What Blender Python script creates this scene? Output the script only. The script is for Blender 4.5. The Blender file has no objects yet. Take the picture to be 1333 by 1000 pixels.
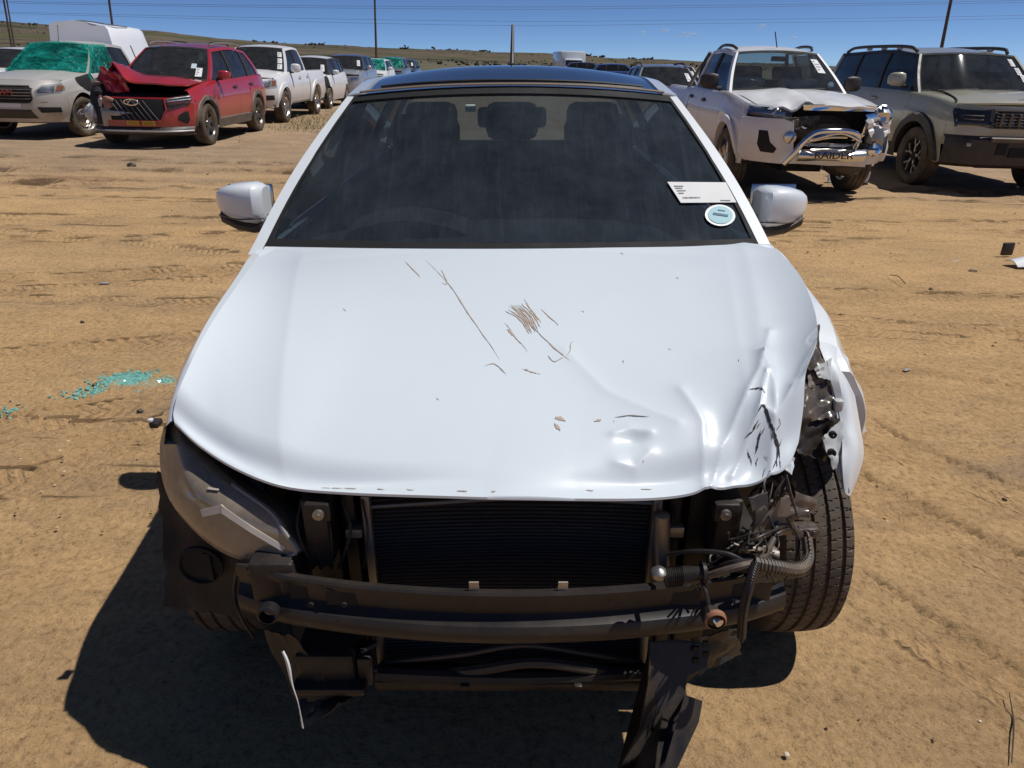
import bpy, bmesh, math, random
import numpy as np
from mathutils import Vector, Matrix
random.seed(7); np.random.seed(7)
S = bpy.context.scene
C = S.collection
R_ = math.radians

# ------------------------------------------------------------------ camera, sky, sun, exposure
CAM_H, PITCH, FPX = 1.47, R_(24.4), 924.0            # eye height (m), downward pitch, focal length in px of a 1333 px wide frame
cam = bpy.data.cameras.new('camera'); cam.sensor_width = 36; cam.lens = FPX/1333*36
cam.clip_start = .05; cam.clip_end = 9000
camo = bpy.data.objects.new('camera', cam); C.objects.link(camo)
camo.location = (0, 0, CAM_H); camo.rotation_euler = (R_(90)-PITCH, 0, 0)
S.camera = camo
S.render.resolution_x, S.render.resolution_y = 1024, 768

SUN_EL, SUN_AZ = R_(63), R_(6)                       # azimuth measured from +X towards +Y
sdir = Vector((math.cos(SUN_EL)*math.cos(SUN_AZ), math.cos(SUN_EL)*math.sin(SUN_AZ), math.sin(SUN_EL)))
W = bpy.data.worlds.new('World'); S.world = W; W.use_nodes = True
nt = W.node_tree; nt.nodes.clear()
sky = nt.nodes.new('ShaderNodeTexSky'); sky.sky_type = 'NISHITA'; sky.sun_disc = False
sky.sun_elevation = SUN_EL; sky.sun_rotation = math.atan2(sdir.x, sdir.y)
sky.altitude = 2500; sky.air_density = .42; sky.dust_density = .12; sky.ozone_density = 8.5
bg = nt.nodes.new('ShaderNodeBackground'); bg.inputs['Strength'].default_value = .092
wo = nt.nodes.new('ShaderNodeOutputWorld')
nt.links.new(sky.outputs[0], bg.inputs[0]); nt.links.new(bg.outputs[0], wo.inputs[0])
sl = bpy.data.lights.new('sun', 'SUN'); sl.energy = 3.9; sl.angle = R_(.53); sl.color = (1, .97, .925)
so = bpy.data.objects.new('sun', sl); C.objects.link(so); so.location = (20, 5, 30)
so.rotation_euler = sdir.to_track_quat('Z', 'Y').to_euler()
S.view_settings.view_transform = 'Standard'; S.view_settings.look = 'None'
S.view_settings.exposure = .0; S.view_settings.gamma = 1
S.render.engine = 'CYCLES'
S.cycles.max_bounces = 6; S.cycles.diffuse_bounces = 3; S.cycles.glossy_bounces = 3; S.cycles.transparent_max_bounces = 12

# ------------------------------------------------------------------ geometry helpers
def at(px, py, Y):
    "world point seen at a pixel of the photograph, on the plane at distance Y"
    a = PITCH+math.atan((py-500)/FPX); z = CAM_H-Y*math.tan(a)
    d = Y*math.cos(PITCH)+(CAM_H-z)*math.sin(PITCH)
    return np.array(((px-666.5)/FPX*d, Y, z))
def atz(px, py, Z):
    a = PITCH+math.atan((py-500)/FPX); return at(px, py, (CAM_H-Z)/math.tan(a))

def table(pts):
    "monotone cubic through (x, v) points"
    xs = np.array([p[0] for p in pts], float); ys = np.array([p[1] for p in pts], float)
    n = len(xs)
    if n == 1: return lambda x: ys[0]
    h = np.diff(xs); dl = np.diff(ys)/h; m = np.zeros(n)
    m[0], m[-1] = dl[0], dl[-1]
    for i in range(1, n-1):
        if dl[i-1]*dl[i] > 0:
            w1, w2 = 2*h[i]+h[i-1], h[i]+2*h[i-1]
            m[i] = (w1+w2)/(w1/dl[i-1]+w2/dl[i])
    xs_l, ys_l, m_l, h_l = xs.tolist(), ys.tolist(), m.tolist(), h.tolist()
    def fn(x):
        if x <= xs_l[0]: return ys_l[0]
        if x >= xs_l[-1]: return ys_l[-1]
        i = 0
        while x > xs_l[i+1]: i += 1
        t = (x-xs_l[i])/h_l[i]; t2 = t*t; t3 = t2*t
        return (2*t3-3*t2+1)*ys_l[i]+(t3-2*t2+t)*h_l[i]*m_l[i]+(-2*t3+3*t2)*ys_l[i+1]+(t3-t2)*h_l[i]*m_l[i+1]
    return fn

def curve(pts, n):
    "Catmull-Rom through 3D points, n samples"
    P = np.array(pts, float); k = len(P)
    if k == 2: return np.array([P[0]+(P[1]-P[0])*i/(n-1) for i in range(n)])
    d = np.r_[0, np.cumsum(np.sqrt(np.linalg.norm(np.diff(P, axis=0), axis=1))+1e-9)]
    out = []
    T = np.zeros_like(P)
    for i in range(k):
        a, b = max(i-1, 0), min(i+1, k-1); T[i] = (P[b]-P[a])/(d[b]-d[a])
    for s in np.linspace(0, d[-1], n):
        i = min(max(np.searchsorted(d, s)-1, 0), k-2); h = d[i+1]-d[i]; t = (s-d[i])/h
        out.append((2*t**3-3*t**2+1)*P[i]+(t**3-2*t**2+t)*h*T[i]+(-2*t**3+3*t**2)*P[i+1]+(t**3-t**2)*h*T[i+1])
    return np.array(out)

def coons(A, B, L, Rr):
    "A,B: n x 3 (bottom, top), L,Rr: m x 3 (left, right) -> m x n x 3"
    n, m = len(A), len(L); u = np.linspace(0, 1, n)[None, :, None]; v = np.linspace(0, 1, m)[:, None, None]
    return ((1-v)*A[None]+v*B[None]+(1-u)*L[:, None]+u*Rr[:, None]
            - ((1-u)*(1-v)*A[0]+u*(1-v)*A[-1]+(1-u)*v*B[0]+u*v*B[-1]))

def gnormals(P):
    du = np.gradient(P, axis=1); dv = np.gradient(P, axis=0); n = np.cross(du, dv)
    return n/(np.linalg.norm(n, axis=2, keepdims=True)+1e-12)

class MB:
    "collects geometry for one mesh object"
    def __init__(s): s.v = []; s.f = []; s.m = []
    def add(s, v, f, m=0):
        b = len(s.v); s.v += [tuple(map(float, q)) for q in v]
        s.f += [tuple(i+b for i in q) for q in f]; s.m += [m]*len(f); return s
    def grid(s, P, m=0, wrap=False, flip=False):
        P = np.asarray(P); a, b = P.shape[:2]; f = []
        for i in range(a-1):
            for j in range(b if wrap else b-1):
                k = (j+1) % b; q = (i*b+j, i*b+k, (i+1)*b+k, (i+1)*b+j)
                f.append(q[::-1] if flip else q)
        return s.add(P.reshape(-1, 3), f, m)
    def solid(s, P, t, m=0, nrm=None):
        "grid with thickness t along minus normal (or along vector nrm)"
        P = np.asarray(P, float); N = gnormals(P) if nrm is None else np.broadcast_to(np.array(nrm, float), P.shape)
        Q = P-N*t; a, b = P.shape[:2]; n = a*b; f = []
        for i in range(a-1):
            for j in range(b-1):
                q = (i*b+j, i*b+j+1, (i+1)*b+j+1, (i+1)*b+j); f.append(q); f.append(tuple(k+n for k in q[::-1]))
        rim = [j for j in range(b)]+[i*b+b-1 for i in range(1, a)]+[(a-1)*b+j for j in range(b-2, -1, -1)]+[i*b for i in range(a-2, 0, -1)]
        for i, k in enumerate(rim):
            l = rim[(i+1) % len(rim)]; f.append((l, k, k+n, l+n))
        return s.add(np.r_[P.reshape(-1, 3), Q.reshape(-1, 3)], f, m)
    def box(s, c, d, m=0, rot=None, bev=.0, taper=1):
        c = np.array(c, float); x, y, z = np.array(d, float)/2
        if bev <= 0:
            v = [(sx*x, sy*y, sz*z) for sz in (-1, 1) for sy in (-1, 1) for sx in (-1, 1)]
            v = [(a*(taper if cz > 0 else 1), b*(taper if cz > 0 else 1), cz) for a, b, cz in v]
            f = [(0, 2, 3, 1), (4, 5, 7, 6), (0, 1, 5, 4), (2, 6, 7, 3), (0, 4, 6, 2), (1, 3, 7, 5)]
        else:
            bm = bmesh.new(); bmesh.ops.create_cube(bm, size=1)
            for q in bm.verts:
                q.co = Vector((q.co.x*2*x*(taper if q.co.z > 0 else 1), q.co.y*2*y*(taper if q.co.z > 0 else 1), q.co.z*2*z))
            bmesh.ops.bevel(bm, geom=bm.edges[:], offset=min(bev, .45*min(2*x, 2*y, 2*z)), segments=2, affect='EDGES', profile=.5)
            bm.verts.index_update()
            v = [tuple(q.co) for q in bm.verts]; f = [tuple(q.index for q in fc.verts) for fc in bm.faces]; bm.free()
        if rot is not None:
            Mx = np.array(rot); v = [Mx @ np.array(q) for q in v]
        return s.add([c+np.array(q) for q in v], f, m)
    def tube(s, pts, r, n=10, m=0, caps=True, sm=0, flat=None):
        P = curve(pts, sm) if sm else np.array(pts, float); k = len(P)
        rr = np.interp(np.linspace(0, 1, k), np.linspace(0, 1, len(r)), r) if hasattr(r, '__len__') else np.full(k, r)
        t = np.gradient(P, axis=0); t /= np.linalg.norm(t, axis=1, keepdims=True)+1e-12
        up = np.array((0, 0, 1.)) if abs(t[0][2]) < .9 else np.array((0, 1., 0))
        v = []
        for i in range(k):
            a = np.cross(t[i], up); a /= np.linalg.norm(a)+1e-12; b = np.cross(a, t[i]); up = b
            for j in range(n):
                w = 2*math.pi*j/n; v.append(P[i]+rr[i]*(math.cos(w)*a*(flat or 1)+math.sin(w)*b))
        f = [(i*n+j, i*n+(j+1) % n, (i+1)*n+(j+1) % n, (i+1)*n+j) for i in range(k-1) for j in range(n)]
        if caps: f += [tuple(range(n))[::-1], tuple((k-1)*n+j for j in range(n))]
        return s.add(v, f, m)
    def lathe(s, prof, n=32, c=(0, 0, 0), ax='x', m=0, close=False):
        "prof: (axial, radius) list"
        c = np.array(c, float); v = []
        for a, r in prof:
            for j in range(n):
                w = 2*math.pi*j/n; p, q = r*math.cos(w), r*math.sin(w)
                v.append(c+{'x': np.array((a, p, q)), 'y': np.array((p, a, q)), 'z': np.array((p, q, a))}[ax])
        k = len(prof)
        f = [(i*n+j, i*n+(j+1) % n, ((i+1) % k)*n+(j+1) % n, ((i+1) % k)*n+j) for i in range(k if close else k-1) for j in range(n)]
        return s.add(v, f, m)
    def ring(s, B, bulge=0, thick=.01, rings=5, m=0, cen=None, nrm=None):
        "closed boundary (k x 3) filled towards its centre with a domed surface and a back skirt"
        B = np.array(B, float); k = len(B); c = B.mean(0) if cen is None else np.array(cen, float)
        if nrm is None:
            nrm = sum(np.cross(B[i]-c, B[(i+1) % k]-c) for i in range(k)); nrm = nrm/np.linalg.norm(nrm)
        nrm = np.array(nrm, float)
        v = []; f = []
        for i in range(rings):
            r = 1-i/rings
            v += [c+(q-c)*r+nrm*bulge*(1-r*r) for q in B]
        v.append(c+nrm*bulge)
        for i in range(rings-1):
            f += [(i*k+j, i*k+(j+1) % k, (i+1)*k+(j+1) % k, (i+1)*k+j) for j in range(k)]
        f += [((rings-1)*k+j, (rings-1)*k+(j+1) % k, rings*k) for j in range(k)]
        if thick:
            b = len(v); v += [q-nrm*thick for q in B]
            f += [(j, b+j, b+(j+1) % k, (j+1) % k) for j in range(k)]; f.append(tuple(b+j for j in range(k))[::-1])
        return s.add(v, f, m)
    def poly_on(s, poly, fn, off=.004, thick=.01, bulge=0, rings=5, seg=6, m=0):
        "polygon in (a,b) laid on surface fn(a,b)->xyz; offset along the local normal"
        p = np.array(poly, float); k = len(p); q = []
        for i in range(k):
            for t in range(seg): q.append(p[i]+(p[(i+1) % k]-p[i])*t/seg)
        q = np.array(q); c = q.mean(0); e = 1e-3; n = len(q)
        def P(a, o):
            x = np.array(fn(*a)); du = np.array(fn(a[0]+e, a[1]))-x; dv = np.array(fn(a[0], a[1]+e))-x
            w = np.cross(du, dv); w /= np.linalg.norm(w)+1e-12; return x+w*o
        v = []; f = []
        for i in range(rings):
            r = 1-i/rings; v += [P(c+(a-c)*r, off+bulge*(1-r*r)) for a in q]
        v.append(P(c, off+bulge))
        for i in range(rings-1): f += [(i*n+j, i*n+(j+1) % n, (i+1)*n+(j+1) % n, (i+1)*n+j) for j in range(n)]
        f += [((rings-1)*n+j, (rings-1)*n+(j+1) % n, rings*n) for j in range(n)]
        b = len(v); v += [P(a, off-thick) for a in q]
        f += [(j, b+j, b+(j+1) % n, (j+1) % n) for j in range(n)]
        return s.add(v, f, m)
    def shift(s, d):
        s.v = [(a+d[0], b+d[1], c+d[2]) for a, b, c in s.v]; return s
    def mirror(s):
        o = MB(); o.v = [(-a, b, c) for a, b, c in s.v]; o.f = [q[::-1] for q in s.f]; o.m = list(s.m); return o

def obj(name, mb, mats, parent=None, angle=38, data=None):
    if data is None:
        me = bpy.data.meshes.new(name); me.from_pydata(mb.v, [], mb.f)
        for mm in (mats if isinstance(mats, (list, tuple)) else [mats]): me.materials.append(mm)
        if len(mb.m) == len(me.polygons): me.polygons.foreach_set('material_index', mb.m)
        if angle:
            me.polygons.foreach_set('use_smooth', [True]*len(me.polygons)); me.set_sharp_from_angle(angle=R_(angle))
        me.update()
    else: me = data
    o = bpy.data.objects.new(name, me); C.objects.link(o)
    if parent is not None: o.parent = parent
    return o
def tag(o, label=None, cat=None, group=None, kind=None):
    for k, val in (('label', label), ('category', cat), ('group', group), ('kind', kind)):
        if val: o[k] = val
    return o
def thing(name, label, cat, loc=(0, 0, 0), rot=(0, 0, 0), group=None):
    o = bpy.data.objects.new(name, None); C.objects.link(o); o.location = loc; o.rotation_euler = rot
    o.empty_display_size = .3
    return tag(o, label, cat, group)

def text_mb(txt, size, depth, fn=None):
    "text as mesh, centred in the xz plane, facing -Y"
    cu = bpy.data.curves.new('t', 'FONT'); cu.body = txt; cu.size = size; cu.extrude = depth; cu.align_x = 'CENTER'; cu.align_y = 'CENTER'; cu.resolution_u = 3
    o = bpy.data.objects.new('t', cu); C.objects.link(o); bpy.context.view_layer.update()
    me = bpy.data.meshes.new_from_object(o.evaluated_get(bpy.context.evaluated_depsgraph_get()))
    b = MB(); b.add([(v.co.x, -v.co.z, v.co.y) for v in me.vertices], [tuple(p.vertices) for p in me.polygons])
    bpy.data.objects.remove(o); bpy.data.curves.remove(cu); bpy.data.meshes.remove(me)
    return b

# ------------------------------------------------------------------ numpy value noise
_T = np.random.RandomState(3).rand(256, 256)
def vnoise(x, y, sc=1.0, seed=0):
    x = np.asarray(x, float)*sc+seed*17.3; y = np.asarray(y, float)*sc+seed*9.1
    xi = np.floor(x).astype(int); yi = np.floor(y).astype(int); fx = x-xi; fy = y-yi
    fx = fx*fx*(3-2*fx); fy = fy*fy*(3-2*fy); g = lambda a, b: _T[a & 255, b & 255]
    return (g(xi, yi)*(1-fx)+g(xi+1, yi)*fx)*(1-fy)+(g(xi, yi+1)*(1-fx)+g(xi+1, yi+1)*fx)*fy-.5
def sstep(a, b, x):
    t = np.clip((np.asarray(x, float)-a)/(b-a), 0, 1); return t*t*(3-2*t)

# ------------------------------------------------------------------ materials
def nodes(name):
    m = bpy.data.materials.new(name); m.use_nodes = True; t = m.node_tree
    return m, t, t.nodes['Principled BSDF'], t.nodes['Material Output']
def ramp(t, fac, stops):
    r = t.nodes.new('ShaderNodeValToRGB'); e = r.color_ramp.elements
    while len(e) < len(stops): e.new(.5)
    for k, (p, c) in zip(e, stops): k.position = p; k.color = (*c, 1) if len(c) == 3 else c
    t.links.new(fac, r.inputs[0]); return r.outputs[0]
def noise(t, sc, det=4, rough=.55, vec=None, dist=0):
    n = t.nodes.new('ShaderNodeTexNoise'); n.inputs['Scale'].default_value = sc; n.inputs['Detail'].default_value = det
    n.inputs['Roughness'].default_value = rough; n.inputs['Distortion'].default_value = dist
    if vec is not None: t.links.new(vec, n.inputs['Vector'])
    return n.outputs[0]
def objco(t, scale=None):
    c = t.nodes.new('ShaderNodeTexCoord')
    if scale is None: return c.outputs['Object']
    mp = t.nodes.new('ShaderNodeMapping'); mp.inputs['Scale'].default_value = scale
    t.links.new(c.outputs['Object'], mp.inputs[0]); return mp.outputs[0]
def mixc(t, fac, a, b, mode='MIX'):
    x = t.nodes.new('ShaderNodeMix'); x.data_type = 'RGBA'; x.blend_type = mode
    for i, val in ((0, fac), (6, a), (7, b)):
        if hasattr(val, 'links'): t.links.new(val, x.inputs[i])
        else: x.inputs[i].default_value = (*val, 1) if isinstance(val, tuple) else val
    return x.outputs[2]
def math_(t, op, a, b=None, c=None):
    x = t.nodes.new('ShaderNodeMath'); x.operation = op
    for i, val in enumerate((a, b, c)):
        if val is None: continue
        if hasattr(val, 'links'): t.links.new(val, x.inputs[i])
        else: x.inputs[i].default_value = val
    return x.outputs[0]
def bump(t, height, strength, dist, bs, nrm=None):
    b = t.nodes.new('ShaderNodeBump'); b.inputs['Strength'].default_value = strength; b.inputs['Distance'].default_value = dist
    t.links.new(height, b.inputs['Height'])
    if nrm is not None: t.links.new(nrm, b.inputs['Normal'])
    if bs is not None: t.links.new(b.outputs[0], bs.inputs['Normal'])
    return b.outputs[0]
DUST = (.33, .235, .15)
def paint(name, col, metal=0., rough=.4, dust=.15, coat=1., zdust=.35):
    "car paint: coat over base, blotchy road dust that thickens towards the sills"
    m, t, b, o = nodes(name); co = objco(t)
    n1 = noise(t, 3.1, 6, .65, co); n2 = noise(t, 45, 3, .6, co)
    sp = t.nodes.new('ShaderNodeSeparateXYZ'); t.links.new(co, sp.inputs[0])
    low = t.nodes.new('ShaderNodeMapRange'); low.inputs[1].default_value = .25; low.inputs[2].default_value = .95
    low.inputs[3].default_value = zdust; low.inputs[4].default_value = 0; t.links.new(sp.outputs[2], low.inputs[0])
    d = math_(t, 'MULTIPLY_ADD', n1, dust*1.6, -dust*.45)
    d = math_(t, 'ADD', d, math_(t, 'MULTIPLY', low.outputs[0], math_(t, 'ADD', n1, .1)))
    d = math_(t, 'MULTIPLY', d, math_(t, 'ADD', n2, .55)); d.node.use_clamp = True
    t.links.new(mixc(t, d, col, DUST), b.inputs['Base Color'])
    b.inputs['Metallic'].default_value = metal
    t.links.new(math_(t, 'MULTIPLY_ADD', d, .4, rough), b.inputs['Roughness'])
    t.links.new(math_(t, 'MULTIPLY_ADD', d, -.9, coat), b.inputs['Coat Weight'])
    t.links.new(math_(t, 'MULTIPLY_ADD', n1, .1, .03), b.inputs['Coat Roughness'])
    return m
def plastic(name, col, rough=.5, dust=.12, metal=0, nsc=8, bmp=0, spec=.5):
    m, t, b, o = nodes(name); co = objco(t)
    n1 = noise(t, nsc, 6, .65, co); n2 = noise(t, nsc*11, 3, .6, co)
    d = math_(t, 'MULTIPLY', math_(t, 'MULTIPLY_ADD', n1, 2.4, -.7), math_(t, 'ADD', n2, .4)); d.node.use_clamp = True
    d = math_(t, 'MULTIPLY', d, dust*4); d.node.use_clamp = True
    t.links.new(mixc(t, d, col, DUST), b.inputs['Base Color'])
    t.links.new(math_(t, 'MULTIPLY_ADD', n1, .3, rough-.15), b.inputs['Roughness'])
    b.inputs['Metallic'].default_value = metal; b.inputs['Specular IOR Level'].default_value = spec
    if bmp: bump(t, n2, bmp, .004, b)
    return m
def glass(name, tint=(.3, .34, .36), dust=.05, streak=0, rough=.02, ior=1.5, dcol=(.36, .36, .35)):
    "thin vehicle glass: tinted see-through pane with a mirror reflection and a film of dust"
    m, t, b, o = nodes(name); t.nodes.remove(b)
    tr = t.nodes.new('ShaderNodeBsdfTransparent'); tr.inputs[0].default_value = (*tint, 1)
    gl = t.nodes.new('ShaderNodeBsdfGlossy'); gl.inputs['Roughness'].default_value = rough
    lw = t.nodes.new('ShaderNodeLayerWeight'); r0 = ((ior-1)/(ior+1))**2*1.7
    fr = math_(t, 'MULTIPLY_ADD', math_(t, 'POWER', lw.outputs['Facing'], 4.6), 1-r0, r0)
    lw.inputs[0].default_value = .5
    mx = t.nodes.new('ShaderNodeMixShader'); t.links.new(fr, mx.inputs[0]); t.links.new(tr.outputs[0], mx.inputs[1]); t.links.new(gl.outputs[0], mx.inputs[2])
    df = t.nodes.new('ShaderNodeBsdfDiffuse'); df.inputs[0].default_value = (*dcol, 1)
    m2 = t.nodes.new('ShaderNodeMixShader')
    fac = math_(t, 'MULTIPLY_ADD', noise(t, 5, 6, .7, objco(t)), dust*2.4, -dust*.3)
    if streak:
        s1 = ramp(t, noise(t, 1, 5, .6, objco(t, (60, 5, 5)), .6), [(.5, (0, 0, 0)), (.72, (1, 1, 1))])
        s2 = ramp(t, noise(t, 150, 2, .5, objco(t)), [(.66, (0, 0, 0)), (.74, (1, 1, 1))])
        fac = math_(t, 'ADD', fac, math_(t, 'MULTIPLY', math_(t, 'ADD', s1, math_(t, 'MULTIPLY', s2, .6)), streak))
    fac.node.use_clamp = True
    t.links.new(fac, m2.inputs[0]); t.links.new(mx.outputs[0], m2.inputs[1]); t.links.new(df.outputs[0], m2.inputs[2])
    t.links.new(m2.outputs[0], o.inputs[0]); return m
def metal(name, col=(.6, .6, .6), rough=.25, dust=.05):
    return plastic(name, col, rough, dust, 1)

m_white = paint('white_paint', (.745, .79, .82), 0, .42, .07, .9, .3)
m_white2 = paint('white_dusty_paint', (.79, .79, .785), 0, .4, .13, .7, .6)
m_silver = paint('pale_silver_paint', (.6, .585, .55), .25, .42, .35, .7, .6)
m_red = paint('red_paint', (.40, .018, .02), .0, .32, .03, 1, .2)
m_sage = paint('sage_paint', (.42, .40, .30), .1, .38, .14, 1, .3)
m_navy = paint('navy_paint', (.03, .045, .09), .3, .35, .25, 1, .4)
m_greyp = paint('grey_paint', (.17, .175, .18), .4, .38, .25, 1, .4)
m_blue = paint('blue_paint', (.03, .09, .3), .2, .38, .15, 1, .4)
m_silv2 = paint('silver_paint', (.45, .47, .5), .5, .35, .2, 1, .4)
m_blackp = plastic('black_plastic', (.018, .018, .02), .5, .04)
m_trim = plastic('grey_trim', (.07, .07, .072), .6, .15)
m_rubber = plastic('tyre_rubber', (.026, .025, .024), .72, .13, 0, 6, .2, .35)
m_dark = plastic('dark_cavity', (.010, .010, .011), .8, 0)
m_roofblk = paint('black_glass_roof', (.012, .014, .018), 0, .15, .06, 1, 0)
m_chrome = metal('chrome', (.75, .76, .77), .08, .04)
m_alloy = metal('alloy', (.55, .55, .55), .3, .12)
m_steel = plastic('dull_steel', (.3, .3, .3), .4, .12, .8)
m_alu = plastic('cast_aluminium', (.36, .36, .36), .45, .12, .7)
m_gl = glass('tinted_glass', (.16, .19, .2), .07)
m_gls = glass('side_glass', (.07, .08, .09), .06)
m_seat = plastic('seat_cloth', (.03, .031, .034), .85, .05)
m_lens = glass('lamp_lens', (.75, .77, .8), .08)
m_refl = metal('lamp_reflector', (.55, .56, .58), .2)
m_amber = plastic('amber_lens', (.5, .14, .02), .25, .03)
m_redl = plastic('red_lens', (.35, .015, .01), .25, .03)
m_paper = plastic('white_paper', (.75, .75, .74), .7, .02)
m_ink = plastic('grey_ink', (.2, .2, .22), .8, 0)
m_yel = plastic('yellow_plate', (.72, .42, .02), .5, .06)
# ------------------------------------------------------------------ ground, tracks, hills
def gz(x, y):
    "lie of the land: level by the camera, falling gently to the right further out"
    x = np.asarray(x, float); y = np.asarray(y, float)
    return -.0215*x*sstep(3.2, 8, y)
TRACKS = [  # polyline (x, y), half width, depth, tread frequency, darkness
    ([(-14, 10.2), (-8, 10.0), (-4, 10.25), (0, 10.9)], .19, .075, 11, 1.),
    ([(-14, 11.9), (-8, 11.3), (-3, 11.0), (1, 10.6), (9, 9.2)], .19, .07, 11, 1.),
    ([(-13, 8.6), (-6, 8.9), (-1.5, 9.6), (3, 9.9)], .17, .05, 12, .9),
    ([(-14, 9.4), (-9, 9.3), (-5, 9.25), (-2, 9.0)], .13, .045, 12, .9),
    ([(-9, 4.6), (-4, 4.9), (0, 5.9), (5, 6.9), (9, 7.2)], .13, .014, 14, .25),
    ([(-9, 5.9), (-4, 6.2), (0, 7.0), (5, 7.7), (9, 7.8)], .13, .014, 14, .2),
    ([(-6, 2.35), (-3, 2.6), (-1.4, 3.1)], .11, .010, 15, .2),
    ([(-6, 3.45), (-3, 3.6), (-1.4, 4.0)], .11, .010, 15, .2),
    ([(7, 3.75), (3.5, 3.85), (1.5, 4.4)], .12, .012, 14, .3),
    ([(7, 2.95), (3.2, 3.05), (1.6, 3.5), (1.1, 4.2)], .12, .014, 14, .35),
    ([(4.5, 1.35), (2.6, 1.75), (1.8, 2.3), (1.5, 3.2), (1.9, 5)], .11, .014, 15, .2),
    ([(3.6, .8), (2.2, 1.35), (1.35, 2.2), (1.1, 3.4), (1.4, 5)], .11, .014, 15, .2),
    ([(2.2, .5), (1.45, 1.15), (.95, 1.9)], .1, .012, 15, .15),
    ([(-4, 1.2), (-2.4, 1.9), (-1.5, 2.9), (-1.3, 4.5)], .1, .009, 15, .15),
]
_tr = np.random.RandomState(31)
for _k in range(13):
    _y = 2.0+7.0*_tr.rand(); _s = _tr.normal()*.14; _sd = _tr.choice([-1, 1])
    _x0, _x1 = (1.15, 9) if _sd > 0 else (-9, -1.15)
    if _y > 5.3: _x0, _x1 = -9, 9
    TRACKS.append(([(_x, _y+_s*(_x-_x0)+.25*math.sin(_x*.5+_k)) for _x in np.linspace(_x0, _x1, 5)], .09+.05*_tr.rand(), .004+.006*_tr.rand(), 13+4*_tr.rand(), .05+.15*_tr.rand()))
def track_fields_near(x, y):
    z = np.zeros_like(x); U = np.zeros_like(x); V = np.zeros_like(x); K = np.zeros_like(x); D = np.zeros_like(x)
    for pts, hw, dep, fr, dk in TRACKS:
        p = curve([(a, b, 0) for a, b in pts], 60)[:, :2]
        best = np.full(x.shape, 9.); bu = np.zeros_like(x); bv = np.zeros_like(x); s0 = 0
        for i in range(len(p)-1):
            d = p[i+1]-p[i]; L = np.linalg.norm(d); d = d/L
            rx, ry = x-p[i][0], y-p[i][1]; s = np.clip(rx*d[0]+ry*d[1], 0, L)
            ex, ey = rx-s*d[0], ry-s*d[1]; q = np.hypot(ex, ey); w = q < best
            best = np.where(w, q, best); bu = np.where(w, s0+s, bu); bv = np.where(w, ex*-d[1]+ey*d[0], bv); s0 += L
        w = best < hw*1.9
        prof = -dep*(1-sstep(hw*.75, hw*1.05, best))+dep*.55*np.exp(-((best-hw*1.22)/(hw*.2))**2)
        fade = np.clip(.35+1.6*(vnoise(x, y, .8, 5)+.3), .1, 1)*sstep(0, .6, bu)*sstep(0, .6, s0-bu)
        z += np.where(w, prof*fade, 0)
        inn = best < hw
        U = np.where(inn, bu*fr, U); V = np.where(inn, bv/hw, V)
        K = np.where(inn, np.maximum(K, fade*(1-sstep(hw*.85, hw, best))), K); D = np.maximum(D, np.where(w, dk*fade*(1-sstep(hw*.9, hw*1.9, best)), 0))
    return z, U, V, K, D
def track_fields(X, Y):
    w = (np.abs(X) < 15) & (Y > 0) & (Y < 13); out = [np.zeros_like(X) for _ in range(5)]
    for o, r in zip(out, track_fields_near(X[w], Y[w])): o[w] = r
    return out
def axis(a, b, st, lo, hi, g=1.09):
    v = list(np.arange(a, b+1e-6, st)); s = st; x = v[-1]
    while x < hi: s *= g; x += s; v.append(x)
    s = st; x = v[0]; pre = []
    while x > lo: s *= g*1.1; x -= s; pre.append(x)
    return np.array(pre[::-1]+v)
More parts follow.
